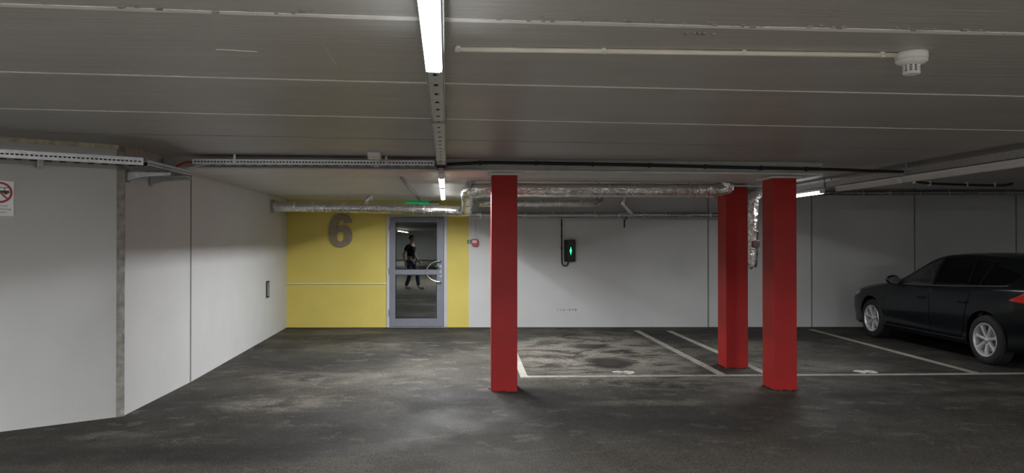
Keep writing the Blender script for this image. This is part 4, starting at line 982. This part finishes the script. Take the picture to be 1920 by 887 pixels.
# ================================================================== PERSON (seen only as a reflection in the door glass)
def skin(nm, verts, edges, mat, parent=None, sub=2):
    me = bpy.data.meshes.new(nm); me.from_pydata([v[:3] for v in verts], edges, []); o = bpy.data.objects.new(nm, me); C.objects.link(o)
    md = o.modifiers.new('skin', 'SKIN'); md.use_smooth_shade = True
    for d, v in zip(me.skin_vertices[0].data, verts):
        d.radius = (v[3], v[4] if len(v) > 4 else v[3]); d.use_root = False
    me.skin_vertices[0].data[0].use_root = True
    ss = o.modifiers.new('sub', 'SUBSURF'); ss.levels = sub; ss.render_levels = sub
    m2 = bpy.data.meshes.new_from_object(o.evaluated_get(bpy.context.evaluated_depsgraph_get())); bpy.data.objects.remove(o); bpy.data.meshes.remove(me)
    m2.name = nm; m2.materials.clear(); m2.materials.append(mat)
    for p in m2.polygons: p.use_smooth = True
    r_ = bpy.data.objects.new(nm, m2); C.objects.link(r_); r_.parent = parent; return r_
M['skin'] = plain('fair_skin', (0.52, 0.33, 0.25), 0.5, var=.06); M['hair'] = plain('dark_brown_hair', (0.05, 0.032, 0.022), 0.6, var=.3, vscale=40)
M['shirt'] = plain('black_cotton', (0.014, 0.014, 0.016), 0.9, var=.15); M['jeans'] = plain('blue_denim', (0.055, 0.085, 0.15), 0.9, var=.2, vscale=12); M['shoe'] = plain('pale_grey_suede', (0.42, 0.40, 0.37), 0.8, var=.1)
per = thing('person', 'person in a black t-shirt, blue jeans and pale shoes walking past the viewpoint', 'person', (-2.36, 2.85, zf(-2.36)), 0.45)
V = [(0, 0, .95, .14, .11), (0, 0, 1.12, .125, .10), (.01, 0, 1.32, .15, .11), (0, 0, 1.46, .075, .07), (.02, 0, 1.53, .055, .055), (.035, 0, 1.60, .062, .07), (.04, 0, 1.68, .078, .092), (.03, 0, 1.745, .06, .07)]
Ed = [(0, 1), (1, 2), (2, 3), (3, 4), (4, 5), (5, 6), (6, 7)]
def chain(start, pts):
    p = start
    for q in pts: V.append(q); Ed.append((p, len(V) - 1)); p = len(V) - 1
    return p
chain(0, [(0, .095, .88, .092), (.02, .10, .50, .058), (-.02, .10, .36, .058), (-.13, .10, .10, .038), (-.10, .10, .05, .036), (.05, .105, .035, .03)])
chain(0, [(0, -.095, .88, .092), (.19, -.10, .51, .058), (.20, -.10, .36, .058), (.23, -.10, .09, .038), (.27, -.10, .05, .036), (.40, -.11, .035, .03)])
def arm(s, elbow, wrist, fwd):
    e = Vector(elbow); w_ = Vector(wrist); d = (w_ - e).normalized(); q = Vector(fwd)
    w_i = chain(3, [(-.01, s * .10, 1.445, .06), (-.02, s * .185, 1.41, .056), (*e, .040), (*(e.lerp(w_, .35)), .042), (*w_, .026)])
    pc = w_ + d * .045; pi_ = chain(w_i, [(*pc, .024, .030)])
    side = q - d * q.dot(d); side.normalize(); inn = d.cross(side) * s
    for k, (off, ln) in enumerate(((.030, .070), (.011, .080), (-.009, .074), (-.028, .058))):
        b0 = pc + d * .045 + side * off
        chain(pi_, [(*b0, .0095), (*(b0 + d * ln * .5 - inn * .006), .0085), (*(b0 + d * ln - inn * .024), .0072)])
    tb = pc + side * .038 + d * .005; chain(pi_, [(*tb, .012), (*(tb + d * .032 + side * .012), .010), (*(tb + d * .06 + side * .010 - inn * .008), .008)])
arm(1, (-.13, .25, 1.15), (-.05, .27, .91), (1, 0, 0)); arm(-1, (-.03, -.26, 1.14), (.12, -.25, .94), (1, 0, 0))
bd = skin('body', V, Ed, M['skin'], per)
ts = [(0, 0, .93, .155, .125), (0, 0, 1.12, .145, .12), (.01, 0, 1.32, .168, .13), (0, 0, 1.45, .09, .085), (-.01, .10, 1.445, .075), (-.02, .19, 1.41, .072), (-.08, .225, 1.26, .066), (-.01, -.10, 1.445, .075), (-.02, -.19, 1.41, .072), (-.025, -.23, 1.26, .066)]
sh = skin('t_shirt', ts, [(0, 1), (1, 2), (2, 3), (3, 4), (4, 5), (5, 6), (3, 7), (7, 8), (8, 9)], M['shirt'], bd)
js = [(0, 0, .96, .15, .12), (0, .095, .88, .105), (.02, .10, .50, .075), (-.02, .10, .36, .07), (-.125, .10, .11, .06), (0, -.095, .88, .105), (.19, -.10, .51, .075), (.20, -.10, .36, .07), (.235, -.10, .10, .06)]
skin('jeans', js, [(0, 1), (1, 2), (2, 3), (3, 4), (0, 5), (5, 6), (6, 7), (7, 8)], M['jeans'], bd)
for x, y in ((-.12, .10), (.26, -.10)):
    skin('shoe', [(x - .02, y, .055, .05), (x + .06, y, .048, .045), (x + .16, y, .035, .035, .045), (x + .20, y, .03, .027, .036)], [(0, 1), (1, 2), (2, 3)], M['shoe'], bd)
hm = bmesh.new(); bmesh.ops.create_uvsphere(hm, u_segments=28, v_segments=18, radius=1)
for v in hm.verts:
    x, y, z = v.co; n_ = mnoise.noise(v.co * 5) * .06
    v.co = (.022 + x * .102 * (1 + n_), y * .086 * (1 + n_), 1.70 + z * .098 * (1 + n_))
bmesh.ops.delete(hm, geom=[v for v in hm.verts if (v.co.x > .065 and v.co.z < 1.755) or (v.co.z < 1.63 + .6 * max(0, v.co.x + .03)) ], context='VERTS')
bmesh.ops.solidify(hm, geom=hm.faces[:], thickness=.006); obj('hair', hm, M['hair'], bd, smooth=True)
fm = bmesh.new(); prism(fm, [(.108, 1.69), (.146, 1.655), (.118, 1.645)], 'y', -.011, .011); obj('nose', fm, M['skin'], bd, bevel=.005)
for s in (1, -1):
    e_ = bmesh.new(); bmesh.ops.create_uvsphere(e_, u_segments=12, v_segments=8, radius=.011); bmesh.ops.translate(e_, verts=e_.verts, vec=(.112, s * .032, 1.692)); obj('eye', e_, M['white_plastic'], bd, smooth=True)
    e_ = bmesh.new(); bmesh.ops.create_uvsphere(e_, u_segments=10, v_segments=6, radius=.006); bmesh.ops.translate(e_, verts=e_.verts, vec=(.121, s * .032, 1.692)); obj('iris', e_, M['black'], bd)
    e_ = bmesh.new(); bmesh.ops.create_uvsphere(e_, u_segments=12, v_segments=8, radius=1)
    for v in e_.verts: v.co = (.03 + v.co.x * .018, s * .088 + v.co.y * .009, 1.67 + v.co.z * .03)
    obj('ear', e_, M['skin'], bd, smooth=True)
obj('mouth', T([(.116, -.022, 1.62), (.122, 0, 1.618), (.116, .022, 1.62)], .005, 8), plain('lips', (.35, .14, .12), .5), bd)
